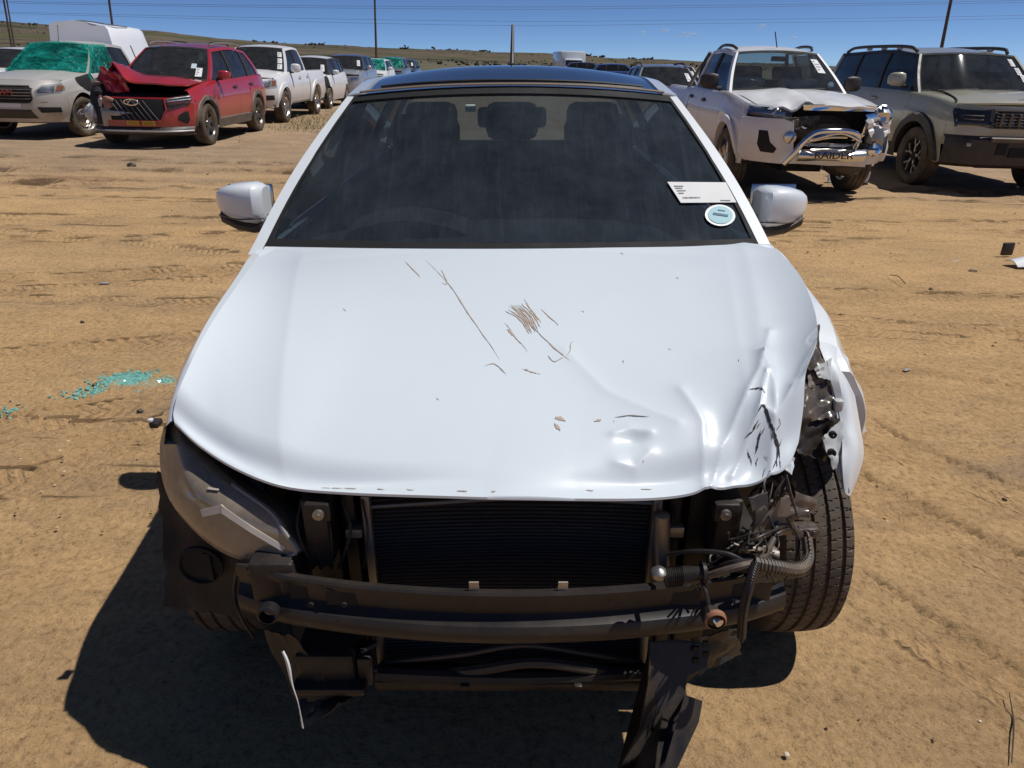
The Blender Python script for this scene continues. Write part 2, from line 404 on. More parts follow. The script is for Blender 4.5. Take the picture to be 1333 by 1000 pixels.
def build_ground():
    xs = axis(-3.2, 3.2, .022, -4200, 4200, 1.035); ys = axis(.95, 5.0, .022, -60, 6000, 1.03)
    X, Y = np.meshgrid(xs, ys); n = X.size
    tz, U, V, K, D = track_fields(X, Y)
    near = 1-sstep(14, 40, np.hypot(X, Y))
    rough = vnoise(X, Y, 1.3, 1)*.035+vnoise(X, Y, 4, 2)*.016+vnoise(X, Y, 11, 3)*.010+np.abs(vnoise(X, Y, 26, 4))*.009
    ridge = (vnoise(X*.25, Y, 5, 6)*.020+vnoise(X*.35, Y*1.2, 13, 7)*.010)*(.4+sstep(0, .3, vnoise(X, Y, .35, 8)))
    churn = sstep(.02, .25, vnoise(X*.35, Y, .5, 12))*(vnoise(X, Y, 7, 13)*.07+np.abs(vnoise(X, Y, 15, 14))*.05)*sstep(7.5, 9.5, Y)
    Z = gz(X, Y)+near*(tz+rough*.75+ridge*.8+churn)
    cont = (1-sstep(.9, 1.5, np.hypot(X, (Y-2.9)*.5)))*near        # packed level under the car
    Z = Z*(1-cont)+cont*(gz(X, Y)+rough*.25-.003)
    me = bpy.data.meshes.new('ground'); b = X.shape[1]; a = X.shape[0]
    co = np.stack([X, Y, Z], -1).reshape(-1, 3)
    i = (np.arange(a-1)[:, None]*b+np.arange(b-1)[None]).reshape(-1); q = np.stack([i, i+1, i+b+1, i+b], 1)
    me.vertices.add(n); me.vertices.foreach_set('co', co.reshape(-1))
    me.loops.add(q.size); me.loops.foreach_set('vertex_index', q.reshape(-1).astype(np.int32))
    me.polygons.add(len(q)); me.polygons.foreach_set('loop_start', np.arange(0, q.size, 4, dtype=np.int32))
    me.update(calc_edges=True); me.polygons.foreach_set('use_smooth', [True]*len(q))
    for nm, arr in (('tu', U), ('tv', V), ('tk', K), ('td', D)):
        at_ = me.attributes.new(nm, 'FLOAT', 'POINT'); at_.data.foreach_set('value', arr.reshape(-1))
    m, t, bs, o = nodes('earth'); co_ = objco(t)
    A = {}
    for k in ('tu', 'tv', 'tk', 'td'):
        q_ = t.nodes.new('ShaderNodeAttribute'); q_.attribute_name = k; A[k] = q_.outputs['Fac']
    streak = objco(t, (.45, 1, 1))
    big = ramp(t, noise(t, .55, 7, .62, streak, .5), [(.36, (0, 0, 0)), (.62, (1, 1, 1))])
    mid = ramp(t, noise(t, 2.6, 8, .68, streak, .4), [(.38, (0, 0, 0)), (.66, (1, 1, 1))])
    fine = noise(t, 38, 8, .75, co_); grit = noise(t, 170, 4, .7, co_)
    col = mixc(t, big, (.64, .405, .195), (.55, .36, .185))
    col = mixc(t, math_(t, 'MULTIPLY', mid, .7), col, (.42, .27, .14))
    grey = ramp(t, noise(t, 1.1, 9, .7, objco(t, (.5, 1.2, 1)), .8), [(.55, (0, 0, 0)), (.68, (1, 1, 1))])
    col = mixc(t, math_(t, 'MULTIPLY', grey, .6), col, (.27, .205, .145))
    fr_ = ramp(t, fine, [(.30, (.38, .36, .33)), (.45, (.92, .92, .91)), (.72, (1.28, 1.28, 1.25))])
    col = mixc(t, 1., col, fr_, 'MULTIPLY')
    spk = ramp(t, grit, [(.64, (0, 0, 0)), (.70, (1, 1, 1))]); col = mixc(t, math_(t, 'MULTIPLY', spk, .4), col, (.55, .44, .3))
    spd = ramp(t, noise(t, 95, 4, .7, co_), [(.60, (0, 0, 0)), (.68, (1, 1, 1))]); col = mixc(t, math_(t, 'MULTIPLY', spd, .7), col, (.14, .088, .048))
    col = mixc(t, math_(t, 'MULTIPLY', math_(t, 'MULTIPLY', A['td'], ramp(t, noise(t, 5, 7, .7, streak), [(.42, (0, 0, 0)), (.56, (1, 1, 1))])), .85), col, (.21, .10, .045))
    # further out the yard is darker trodden gravel, then veld
    sp = t.nodes.new('ShaderNodeSeparateXYZ'); t.links.new(co_, sp.inputs[0])
    def mr(a, b_, c=0, d=1, src=None):
        r = t.nodes.new('ShaderNodeMapRange'); r.interpolation_type = 'SMOOTHSTEP'
        for i_, val in enumerate((a, b_, c, d)): r.inputs[i_+1].default_value = val
        t.links.new(src or sp.outputs[1], r.inputs[0]); return r.outputs[0]
    far = mr(9.5, 15, 0, .8, math_(t, 'MULTIPLY_ADD', noise(t, .5, 5, .6, co_), 5, sp.outputs[1]))
    gcol = mixc(t, mid, (.40, .29, .195), (.27, .20, .14)); gcol = mixc(t, 1., gcol, fr_, 'MULTIPLY')
    col = mixc(t, far, col, gcol)
    veld = mixc(t, ramp(t, noise(t, .03, 8, .65, co_), [(.4, (0, 0, 0)), (.6, (1, 1, 1))]), (.165, .135, .088), (.09, .092, .055))
    col = mixc(t, mr(45, 110), col, veld)
    t.links.new(col, bs.inputs['Base Color']); bs.inputs['Roughness'].default_value = .95; bs.inputs['Specular IOR Level'].default_value = .15
    # tread prints: chevron lugs inside the tracks
    av = math_(t, 'ABSOLUTE', A['tv'])
    ph = math_(t, 'FRACT', math_(t, 'ADD', A['tu'], math_(t, 'MULTIPLY', av, 1.3)))
    lug = ramp(t, ph, [(0, (0, 0, 0)), (.18, (1, 1, 1)), (.55, (1, 1, 1)), (.72, (0, 0, 0))])
    gv = math_(t, 'FRACT', math_(t, 'MULTIPLY', A['tv'], 2.5)); rib = ramp(t, gv, [(0, (0, 0, 0)), (.15, (1, 1, 1)), (.85, (1, 1, 1)), (1, (0, 0, 0))])
    lug = math_(t, 'MULTIPLY', math_(t, 'MULTIPLY', lug, rib), math_(t, 'MULTIPLY', A['tk'], ramp(t, noise(t, 3.2, 5, .6, co_), [(.44, (0, 0, 0)), (.62, (1, 1, 1))])))
    vo = t.nodes.new('ShaderNodeTexVoronoi'); vo.inputs['Scale'].default_value = 34; t.links.new(co_, vo.inputs['Vector'])
    hgt = math_(t, 'ADD', math_(t, 'MULTIPLY', fine, 1.05), math_(t, 'MULTIPLY', grit, .14))
    hgt = math_(t, 'ADD', hgt, math_(t, 'MULTIPLY', math_(t, 'SUBTRACT', 1., vo.outputs[0]), .25))
    hgt = math_(t, 'ADD', hgt, math_(t, 'MULTIPLY', noise(t, 9, 7, .7, streak, 1.), 1.6))
    hgt = math_(t, 'ADD', hgt, math_(t, 'MULTIPLY', lug, .7))
    bump(t, hgt, 1., .0165, bs)
    me.materials.append(m); o_ = bpy.data.objects.new('ground', me); C.objects.link(o_); tag(o_, kind='structure'); return o_
build_ground()

def scatter_clods():
    rs = np.random.RandomState(5); b = MB(); base = bmesh.new(); bmesh.ops.create_icosphere(base, subdivisions=1, radius=1); base.verts.index_update()
    V = np.array([tuple(v.co) for v in base.verts]); F = [tuple(v.index for v in f.verts) for f in base.faces]; base.free()
    for k in range(5200):
        u = rs.rand(); y = 1.0+11.5*u**1.7; x = (rs.rand()-.5)*2*(1.1+.8*y)
        if abs(x) < .85 and 1.25 < y < 5.0: continue
        if vnoise(np.array([x*.5]), np.array([y]), 1.4, 9)[0]+.28 < rs.rand()*.55: continue
        s = .0018+.007*rs.rand()**6+.0011*y*rs.rand()**4
        d = V*(1+.35*(rs.rand(len(V), 1)-.5))*np.array([s*(.8+.6*rs.rand()), s*(.8+.6*rs.rand()), s*.6])
        w = rs.rand()*6.28; c, sn = math.cos(w), math.sin(w); d = np.stack([d[:, 0]*c-d[:, 1]*sn, d[:, 0]*sn+d[:, 1]*c, d[:, 2]], 1)
        b.add(d+np.array([x, y, float(gz(x, y))+s*.2+.003]), F, rs.choice([0, 0, 0, 1, 1, 2]))
    o = obj('earth_clods', b, [plastic('clod_earth', (.5, .34, .19), .95, 0, 0, 30, .3), plastic('clod_dark', (.24, .16, .095), .95, 0), plastic('clod_pale', (.6, .5, .37), .9, 0)], angle=0)
    tag(o, 'small clods and pebbles strewn over the sandy ground', 'pebbles', kind='stuff')
scatter_clods()

def build_hills():
    m, t, b, o = nodes('hill_veld'); co = objco(t)
    n1 = noise(t, .004, 8, .6, objco(t, (1, 3, 3))); n2 = noise(t, .03, 8, .7, objco(t, (1, 2, 2))); n3 = noise(t, .0018, 5, .6, objco(t, (1, 4, 6)))
    col = ramp(t, n1, [(.36, (.055, .062, .042)), (.44, (.105, .085, .066)), (.56, (.145, .115, .09)), (.7, (.082, .078, .055))])
    col = mixc(t, ramp(t, n2, [(.54, (0, 0, 0)), (.62, (.85, .85, .85))]), col, (.03, .04, .022))
    col = mixc(t, ramp(t, n3, [(.55, (0, 0, 0)), (.6, (.6, .6, .6))]), col, (.075, .095, .035))
    t.links.new(col, b.inputs['Base Color']); b.inputs['Roughness'].default_value = 1; b.inputs['Specular IOR Level'].default_value = 0
    px = np.linspace(-450, 1800, 300)
    top = np.interp(px, [-450, -100, 0, 70, 210, 300, 400, 540, 640, 700, 780, 850, 1000, 1100, 1333, 1800], [20, 24, 27, 31, 41, 50, 58, 64.5, 67.5, 69, 74, 77.5, 82, 87, 96, 112])
    top = top+vnoise(px, px*0, .02, 3)*3+vnoise(px, px*0, .09, 4)*1.2
    g = []
    R0 = [330, 420, 520, 650, 800, 960, 1150, 1350, 1500, 2100]
    for i, r in enumerate(R0):
        row = []
        for x, yy in zip(px, top):
            tx = (x-666.5)/FPX*math.cos(PITCH)
            s = (i/(len(R0)-2))
            ang = math.tan(math.atan((500-yy)/FPX)-PITCH)
            X = tx*r; base = -.0215*X
            zt = CAM_H+ang*r
            prof = min(1, s)**1.25
            z = base-1.5+(zt-base+1.5)*prof if i < len(R0)-1 else base-30
            z += float(vnoise(X, r, .006, 5))*14*prof*(1-prof)*2
            row.append((X, r, z))
        g.append(row)
    o_ = obj('hills', MB().grid(np.array(g)), m, angle=0)
    for p in o_.data.polygons: p.use_smooth = True
    tag(o_, kind='structure')
    # scrub and trees far off, one mass
    G = np.array(g); rs = np.random.RandomState(11); b = MB(); bm = bmesh.new(); bmesh.ops.create_icosphere(bm, subdivisions=1, radius=1); bm.verts.index_update()
    V = np.array([tuple(v.co) for v in bm.verts]); F = [tuple(v.index for v in f.verts) for f in bm.faces]; bm.free()
    def clump(c, s, n):
        for k in range(n):
            w = rs.normal(size=3)*np.array([.55, .4, .3])*s+np.array([0, 0, s*.45]); q = s*(.25+.35*rs.rand())
            b.add(V*(1+.5*(rs.rand(len(V), 1)-.5))*q*np.array([1, 1, .85])+np.array(c)+w, F, rs.randint(2))
    for k in range(2600):
        i = rs.randint(1, 8); j = rs.randint(0, len(px)-1)
        if vnoise(G[i, j, 0], G[i, j, 1]*2.5, .006, 7) < .0: continue
        fi, fj = rs.rand(), rs.rand()
        c = (G[i, j]*(1-fj)+G[i, j+1]*fj)*(1-fi)+(G[i+1, j]*(1-fj)+G[i+1, j+1]*fj)*fi
        clump(c, .7+1.5*rs.rand(), 2)
    for k in range(150):                                    # trees along the crest
        x = rs.choice([rs.uniform(330, 470), rs.uniform(470, 640), rs.uniform(760, 850), rs.uniform(-50, 200)]); j = np.interp(x, px, np.arange(len(px)))
        if vnoise(x, 0, .05, 8) < -.05: continue
        i = 7; fj = j-int(j); j = int(j); c = (G[i, j]*(1-fj)+G[i, j+1]*fj); c = c*.4+.6*(G[i+1, j]*(1-fj)+G[i+1, j+1]*fj)
        clump(c, 2.0+2.6*rs.rand(), 5)
    for k in range(260):                                    # thicket belt at the foot of the hills
        x = rs.uniform(-200, 1500); r = rs.uniform(260, 330); X = (x-666.5)/FPX*math.cos(PITCH)*r
        if vnoise(X, r, .012, 6) < -.02: continue
        clump((X, r, -.0215*X), .6+1.*rs.rand(), 3)
    o_ = obj('scrub', b, [plastic('scrub_leaf', (.05, .065, .032), .95, 0, 0, .5), plastic('scrub_leaf_dry', (.09, .085, .05), .95, 0, 0, .5)], angle=0)
    tag(o_, 'dark scrub and distant trees dotted over the hillsides', 'scrub', kind='stuff')
build_hills()

def dry_grass():
    rs = np.random.RandomState(21); b = MB()
    spots = [(-4.9, 19.5, 1.0, 3.5, 900), (-4.6, 23, .9, 2.5, 500), (-8.0, 18, .5, 2.5, 250), (-4.7, 16.8, .5, .9, 160), (3.2, 20, 2, 4, 300)]
    for cx_, cy_, sx, sy, n in spots:
        for k in range(n):
            x, y = cx_+rs.normal()*sx*.5, cy_+rs.normal()*sy*.5; h = .03+.12*rs.rand()**2; w = rs.rand()*6.28; l = rs.normal(size=2)*h*.5
            z = float(gz(x, y)); d = np.array([math.cos(w), math.sin(w), 0])*.008
            p = np.array([x, y, z]); q = p+np.array([l[0], l[1], h])
            b.add([p-d, p+d, q], [(0, 1, 2)], rs.randint(2))
    tag(obj('dry_grass', b, [plastic('straw', (.42, .32, .13), .9, 0), plastic('green_blade', (.16, .17, .05), .9, 0)], angle=0), 'thin dry grass between the parked vehicles', 'grass', kind='stuff')
dry_grass()
# ------------------------------------------------------------------ vehicles: shared builder (local axes: nose towards -Y, up Z, origin on the ground mid-wheelbase)
_wheel_cache = {}
m_wheelrim = plastic('steering_leather', (.05, .05, .052), .3, 0)
def wheel_meshes(R, w, rr, style, detail):
    key = (round(R, 3), round(w, 3), round(rr, 3), style, detail)
    if key in _wheel_cache: return _wheel_cache[key]
    h = w/2; ty = MB()
    if detail:
        na, grooves = 720, (-.30, -.10, .10, .30)
        xs = sorted(set([round(-h*.86+h*1.72*i/40, 5) for i in range(41)]+[h*2*g+e for g in grooves for e in (-.0055, -.0045, .0045, .0055)]))
        rows = []
        for x in xs:
            q = x/h; base = R-.012*abs(q)**3.2
            gr = any(abs(x-h*2*g) < .005 for g in grooves)
            row = []
            for j in range(na):
                a = j/na; r = base
                if gr: r -= .0075
                else:
                    k = 78; v = q*1.6+.35*math.sin(q*4.5)
                    if (a*k+v) % 1 < .11 and (abs(q*2.5-round(q*2.5)) > .12): r -= .0036
                    if abs(q) > .72 and (a*k*.5+q*.6) % 1 < .12: r -= .0035
                w_ = 2*math.pi*a; row.append((x, r*math.cos(w_), r*math.sin(w_)))
            rows.append(row)
        ty.grid(np.array(rows), wrap=True)
        e = R-.012*.86**3.2; n = 72
        for sg in (-1, 1):
            ty.lathe([(sg*h*.86, e), (sg*h*.93, R-.016), (sg*h*.99, R-.032), (sg*h*1.02, R-.055), (sg*h*1.0, rr+.035), (sg*h*.9, rr+.012), (sg*h*.82, rr-.006), (sg*h*.5, rr-.01)], n)
    else:
        pr = [(-h*.5, rr-.01), (-h*.82, rr-.006), (-h*.95, rr+.02), (-h*1.02, (R+rr)/2), (-h*.97, R-.035), (-h*.85, R-.012)]
        for g in (-.45, 0, .45): pr += [(h*(g-.05)*1.0, R-.002), (h*(g-.04), R-.010), (h*(g+.04), R-.010), (h*(g+.05), R-.002)]
        pr += [(h*.85, R-.012), (h*.97, R-.035), (h*1.02, (R+rr)/2), (h*.95, rr+.02), (h*.82, rr-.006), (h*.5, rr-.01)]
        ty.lathe(pr, 40)
    ri = MB()     # outward is +x
    ri.lathe([(h*.80, rr+.004), (h*.84, rr-.008), (h*.72, rr-.018), (h*.3, rr-.035), (-h*.8, rr-.03), (-h*.84, rr)], 36, m=0)
    def spokes(n, prs, x0, x1, thick, m=0):
        for k in range(n):
            for (r0, o0, w0, r1, o1, w1) in prs:
                a = 2*math.pi*k/n
                P = []
                for r, o, wd, xx in ((r0, o0, w0, x0), (r1, o1, w1, x1)):
                    cc = a+o
                    d = np.array([0, math.cos(cc), math.sin(cc)]); tg = np.array([0, -math.sin(cc), math.cos(cc)])
                    P.append((d*r+np.array([xx, 0, 0]), tg*wd))
                (p, a1), (q, b1) = P; t_ = np.array([thick, 0, 0])
                v = [p-a1, p+a1, q+b1, q-b1, p-a1*1.25-t_, p+a1*1.25-t_, q+b1*1.25-t_, q-b1*1.25-t_]
                ri.add(v, [(0, 3, 2, 1), (4, 5, 6, 7), (0, 1, 5, 4), (1, 2, 6, 5), (2, 3, 7, 6), (3, 0, 4, 7)], m)
    if style == 'steel':
        ri.lathe([(h*.25, rr-.03), (h*.12, rr*.8), (h*.5, rr*.62), (h*.55, rr*.5), (h*.3, rr*.36), (h*.35, rr*.3), (h*.55, rr*.26), (h*.6, 0.001)], 32)
        for k in range(10):
            a = k*.628; ri.lathe([(h*.5, .014), (h*.56, .012), (h*.57, .001)], 8, c=(0, rr*.78*math.cos(a), rr*.78*math.sin(a)), m=1)
    else:
        if style == 'six': spokes(6, [(rr*.2, 0, .032, rr*.97, 0, .026)], h*.55, h*.62, .03)
        if style == 'five': spokes(5, [(rr*.2, -.12, .018, rr*.97, -.2, .014), (rr*.2, .12, .018, rr*.97, .2, .014)], h*.5, h*.66, .03)
        if style == 'twin': spokes(5, [(rr*.18, -.3, .02, rr*.97, -.16, .016), (rr*.18, .3, .02, rr*.97, .16, .016)], h*.5, h*.68, .03)
        if style == 'hex':
            spokes(5, [(rr*.2, 0, .02, rr*.52, 0, .016), (rr*.5, 0, .014, rr*.74, .26, .013), (rr*.5, 0, .014, rr*.74, -.26, .013), (rr*.74, .26, .013, rr*.97, .24, .015), (rr*.74, -.26, .013, rr*.97, -.24, .015)], h*.6, h*.68, .03, 2)
        ri.lathe([(h*.45, .075), (h*.6, .065), (h*.66, .035), (h*.67, .001)], 20, m=0 if style != 'hex' else 1)
        ri.lathe([(h*.12, rr*.8), (h*.14, .05)], 28, m=1)                # brake disc
    _wheel_cache[key] = (ty, ri); return ty, ri

def make_car(c):
    G = dict(c)
    root = thing(c['name'], c['label'], c['cat'], c['loc'], c.get('rot', (0, 0, 0)), c.get('group'))
    P_ = c['paint']; yf, yr, a1, a2, Rw = c['yf'], c['yr'], c['a1'], c['a2'], c['R']
    AR = c.get('AR', Rw*1.17); sill = table(c['sill']) if isinstance(c['sill'], list) else (lambda y: c['sill'])
    belt = table(c['belt']); xm = table(c['xm']); xb = table(c['xb']); xs = c.get('xs', .93)
    lod = c.get('lod', 0)
    QN = (0, .26, .5, .74, .9, 1)
    def side(y, z):
        s, b_ = sill(y), belt(y); q = (z-s)/(b_-s); m_, b2 = xm(y), xb(y)
        return _lerp5(q, (m_*xs, m_*.985, m_, m_+(b2-m_)*.25, m_+(b2-m_)*.62, b2))+c.get('line', .006)*math.exp(-((q-.72)/.03)**2)
    def _lerp5(q, v):
        q = min(max(q, 0), 1)
        for i in range(5):
            if q <= QN[i+1]:
                t = (q-QN[i])/(QN[i+1]-QN[i]); h = QN[i+1]-QN[i]
                d0 = (v[i+1]-v[max(i-1, 0)])/(QN[i+1]-QN[max(i-1, 0)]); d1 = (v[min(i+2, 5)]-v[i])/(QN[min(i+2, 5)]-QN[i])
                return (2*t**3-3*t*t+1)*v[i]+(t**3-2*t*t+t)*h*d0+(3*t*t-2*t**3)*v[i+1]+(t**3-t*t)*h*d1
    def zlow(y):
        z = sill(y)
        for a in (a1, a2):
            if c.get('zmin') and y < a1: z = max(z, zmin(y))
            if abs(y-a) < AR: z = max(z, Rw+math.sqrt(AR*AR-(y-a)**2)*c.get('archk', 1.0))
        return z
    zmin = table(c['zmin']) if c.get('zmin') else None
    nr = 9 if lod else 14
    def columns(y0, y1):
        ys = set(np.linspace(y0, y1, 8 if lod else 14).tolist())
        for a in (a1, a2):
            for k in range(0, 19): ys.add(a+AR*math.cos(math.pi*k/18))
            ys.add(a+AR*1.002); ys.add(a-AR*1.002)
        return sorted(y for y in ys if y0 <= y <= y1)
    def panel(sg, y0, y1, d=0, thick=True, dfm=None):
        rows = []
        for y in columns(y0, y1):
            z0, z1 = zlow(y), belt(y); col = []
            if z0 > sill(y)+.01: col.append((sg*(side(y, z0)-.05-d), y, z0))
            else: col.append((sg*(side(y, z0)-.06-d), y, z0))
            for i in range(nr):
                z = z0+(z1-z0)*i/(nr-1); col.append((sg*(side(y, z)-d), y, z))
            x = side(y, z1)
            col += [(sg*(x-.012-d), y, z1+.012), (sg*(x-.055-d), y, z1+.016)]
            rows.append(col)
        Pn = np.array(rows)
        if dfm: Pn = np.array([[dfm(*q) for q in r] for r in Pn])
        b = MB(); b.grid(Pn, flip=(sg > 0)); return b
    G.update(side=side, belt=belt, sill=sill, zlow=zlow, panel=panel, root=root)
    # side panels, both flanks
    for sg in (-1, 1):
        for nm, y0, y1 in c['panels']:
            dfm = c.get('dfm', {}).get((nm, sg))
            if dfm == 'skip': continue
            p = obj(nm, panel(sg, y0+.003, y1-.003, dfm=dfm), P_, root)
            if nm == 'door' and not lod:
                h = MB(); ym = y1-.16; zz = c.get('handle_z', belt(ym)-.13)
                h.box((sg*(side(ym, zz)+.016), ym, zz), (.03, .19, .03), bev=.012); h.box((sg*(side(ym, zz)+.002), ym+.02, zz), (.012, .13, .055), m=1, bev=.005)
                obj('handle', h, [c.get('handle_mat', P_), m_blackp], p)
        if not lod or True:
            inn = panel(sg, c.get('inner_y0', yf+c.get('fd', .32)+.04), yr-.3, d=.028); obj('inner_panel', inn, m_dark, root)
        for a in (a1, a2):                                                     # wheel housings
            b = MB(); th = [math.pi*k/16*(c.get('liner_span', 1) if a == a1 else 1) for k in range(17)]
            xo = side(a, Rw+AR*.9)-.04
            pts = [[(sg*x, a+AR*1.0*math.cos(t), max(Rw+AR*math.sin(t)*c.get('archk', 1), 0)) for t in th] for x in (xo, xo-.34)]
            b.grid(np.array(pts)); b.add([q for q in pts[1]]+[(sg*(xo-.34), a, Rw*.9)], [(i, i+1, 17) for i in range(16)])
            obj('wheel_liner', b, m_dark, root)
            if c.get('arch_trim'):
                b = MB(); wd, pr = c.get('arch_w', .06), c.get('arch_p', .02); rows = []
                for k in range(-3, 40):
                    t = math.pi*(k)/36 if 0 <= k <= 36 else None
                    if t is None: continue
                    row = []
                    for rr_, of in ((AR-.015, -.05), (AR-.012, pr), (AR+wd*.85, pr), (AR+wd, .0)):
                        y = a+rr_*math.cos(t); z = Rw+rr_*math.sin(t)*c.get('archk', 1)
                        row.append((sg*(side(min(max(y, yf+.05), yr-.05), max(z, sill(y)))+of), y, z))
                    rows.append(row)
                b.grid(np.array(rows), flip=sg < 0); obj('arch_trim', b, c['arch_trim'], root)
        if c.get('sill_trim'):
            b = MB(); ys = np.linspace(a1+AR+.02, a2-AR-.02, 12); hh = c.get('sill_h', .14)
            b.grid(np.array([[(sg*(side(y, sill(y))-.07), y, sill(y)-.05), (sg*(side(y, sill(y))+.012), y, sill(y)-.04), (sg*(side(y, sill(y)+hh)+.016), y, sill(y)+hh*.9), (sg*(side(y, sill(y)+hh)+.0), y, sill(y)+hh)] for y in ys]), flip=sg > 0)
            obj('sill_trim', b, c['sill_trim'], root)
    # floor and engine bay
    fl = MB(); ww = min(xm(a1), xm(a2)); fl.box((0, (yf+yr)/2+.05, sill(0)+.05), (1.2*ww, yr-yf-.5, .08))
    for y0, y1 in ((a1+AR+.02, a2-AR-.02),): fl.box((0, (y0+y1)/2, sill(0)+.06), (1.84*ww, y1-y0, .08))
    fl.box((0, a1+.05, Rw), (.5, .9, .2)); fl.box((0, a2, Rw), (1.2, .14, .12))
    obj('underbody', fl, m_dark, root)
    # fascia surfaces front and rear
    fd = c.get('fd', .32); rake = table(c.get('rake', [(0, 0), (1, 0)])); fp = c.get('fpow', 4)
    ze = lambda y: belt(y)
    def front(x, z):
        ye = yf+fd; w = side(ye, min(max(z, sill(ye)), belt(ye))); s = max(-1, min(1, x/w))
        return (x, yf+fd*abs(s)**fp+rake(z)*(1-abs(s)**6), z)
    rd = c.get('rd', .22)
    def rear(x, z):
        ye = yr-rd; w = side(ye, min(max(z, sill(ye)), belt(ye))); s = max(-1, min(1, x/w))
        return (-x, yr-rd*abs(s)**4, z)
    G.update(front=front, rear=rear)
    def fascia(fn, z0, z1, ye, nx=33, nz=14):
        g = []
        for i in range(nz):
            z = z0+(z1-z0)*i/(nz-1); w = side(ye, min(max(z, sill(ye)), belt(ye)))
            g.append([fn(w*math.sin(math.pi/2*s), z) for s in np.linspace(-1, 1, nx)])
        return np.array(g)
    if not c.get('no_front'):
        z0, z1 = c.get('front_z', (sill(yf)+.0, belt(yf+fd)))
        b = MB(); g = fascia(front, z0, z1, yf+fd); lo = g[0].copy(); lo[:, 1] += .12; lo[:, 0] *= .95; hi = g[-1].copy(); hi[:, 1] += .12; hi[:, 2] += .012; hi[:, 0] *= .97
        b.grid(np.concatenate([lo[None], g, hi[None]])); obj('front_bumper', b, c.get('front_mat', P_), root)
    if not c.get('no_rear'):
        b = MB(); z1 = belt(yr-rd) if not c.get('hatch') else belt(yr-rd); g = fascia(rear, sill(yr), z1, yr-rd)
        b.grid(g); obj('rear_bumper' if not c.get('bed') else 'tailgate', b, P_, root)
        for sg in (-1, 1):
            w = side(yr-rd, belt(yr)-.1); lm = MB(); zt = belt(yr)-.03
            lm.poly_on([(sg*w*.98, zt-.3), (sg*w*.98, zt), (sg*w*.74, zt-.02), (sg*w*.76, zt-.26)][::sg], rear, .006, .02, .01, 3, 3); obj('tail_lamp', lm, m_redl, root)
    # bonnet
    cw = c['cowl']                                                           # (y centre, y edge, z centre)
    if not c.get('no_hood'):
        ye = yf+fd; hs = c.get('hood_in', .035); n = 25
        zf = c.get('hood_zf', belt(ye)+.02); yh = cw[1]
        Lf = curve([(-(side(y, belt(y))-hs), y, belt(y)+.016) for y in np.linspace(ye-.0, yh, 7)], n)
        Rt = Lf*np.array([-1, 1, 1])
        A = np.array([(s*abs(Lf[0][0]), front(s*abs(Lf[0][0]), zf)[1]+.015, Lf[0][2]+(zf-Lf[0][2])*(1-abs(s)**4)) for s in np.linspace(-1, 1, 33)])
        A[0], A[-1] = Lf[0], Rt[0]
        B = np.array([(s*abs(Lf[-1][0]), cw[1]+(cw[0]-cw[1])*(1-s*s), Lf[-1][2]+(cw[2]-Lf[-1][2])*(1-s*s)) for s in np.linspace(-1, 1, 33)])
        H = coons(A, B, Lf, Rt)
        cr = c.get('hood_crown', .03); u = np.linspace(-1, 1, 33)[None]; v = np.linspace(0, 1, n)[:, None]
        H[..., 2] += cr*np.sin(np.pi*np.clip(v*.9+.05, 0, 1))**.6*(1-np.abs(u)**2.5)
        H[..., 2] += c.get('hood_rib', .012)*sstep(.62, .70, 1-np.abs(np.abs(u)-.62)*1.0-.0)*0
        rib = c.get('hood_rib', .012); H[..., 2] += rib*(1-sstep(.52, .66, np.abs(u)))*np.sin(np.pi*v)**.5
        if c.get('hood_dfm'): H = np.array([[c['hood_dfm'](*q, uu, vv) for q, uu in zip(r, np.linspace(-1, 1, 33))] for r, vv in zip(H, np.linspace(0, 1, n))])
        b = MB(); b.solid(H, .025); ho = obj('bonnet', b, P_, root, 30); G['hood'] = ho; G['H'] = H
        eb = MB(); eb.box((0, (ye+cw[1])/2+.05, belt(ye)-.16), (1.7*xb(ye)*.93, cw[1]-ye-.05, .2)); obj('engine_bay', eb, m_dark, root)
    # greenhouse
    q = c['cab']; yA0, yA1, yB, yC, yD0, yD1 = q['A0'], q['A1'], q['B'], q['C'], q['D0'], q['D1']
    zr = table(q['zr']); xr = table(q['xr'])
    def gl_side(y, z):
        yb_ = min(max(y, yA0), yD0); z0 = belt(yb_)+.012; x0 = side(yb_, belt(yb_))-q.get('gin', .045)
        yt = min(max(y, yA1), yD1); z1 = zr(yt); t = (z-z0)/(z1-z0)
        return x0+(xr(yt)-x0)*t+.02*math.sin(math.pi*min(max(t, 0), 1))
    gA = lambda sg: (lambda y, z: (sg*gl_side(y, z), y, z))
    lineA = lambda z: yA0+(yA1-yA0)*(z-(belt(yA0)+.012))/(zr(yA1)-belt(yA0)-.012)
    lineD = lambda z: yD0+(yD1-yD0)*(z-(belt(yD0)+.012))/(zr(yD1)-belt(yD0)-.012)
    G.update(gl_side=gl_side, lineA=lineA, zr=zr, xr=xr)
    zb = lambda y: belt(min(max(y, yA0), yD0))+.012
    pw = q.get('pw', .075); pm = q.get('pillar_mat', P_)
    fwd = q.get('bow0', .14); fwt = q.get('bow1', .09)
    A0z, A1z = belt(yA0)+.012, zr(yA1)
    nW, mW = 21, 11
    ba = np.array([(s*gl_side(yA0, A0z), yA0-fwd*(1-s*s), A0z+.01*(1-s*s)) for s in np.linspace(-1, 1, nW)])
    ta = np.array([(s*gl_side(yA1, A1z), yA1-fwt*(1-s*s), A1z+c.get('crown', .04)*(1-s*s)*.6) for s in np.linspace(-1, 1, nW)])
    le = np.array([(-gl_side(lineA(z), z), lineA(z), z) for z in np.linspace(A0z, A1z, mW)]); re = le*np.array([-1, 1, 1])
    WS = coons(ba, ta, le, re); G['WS'] = WS
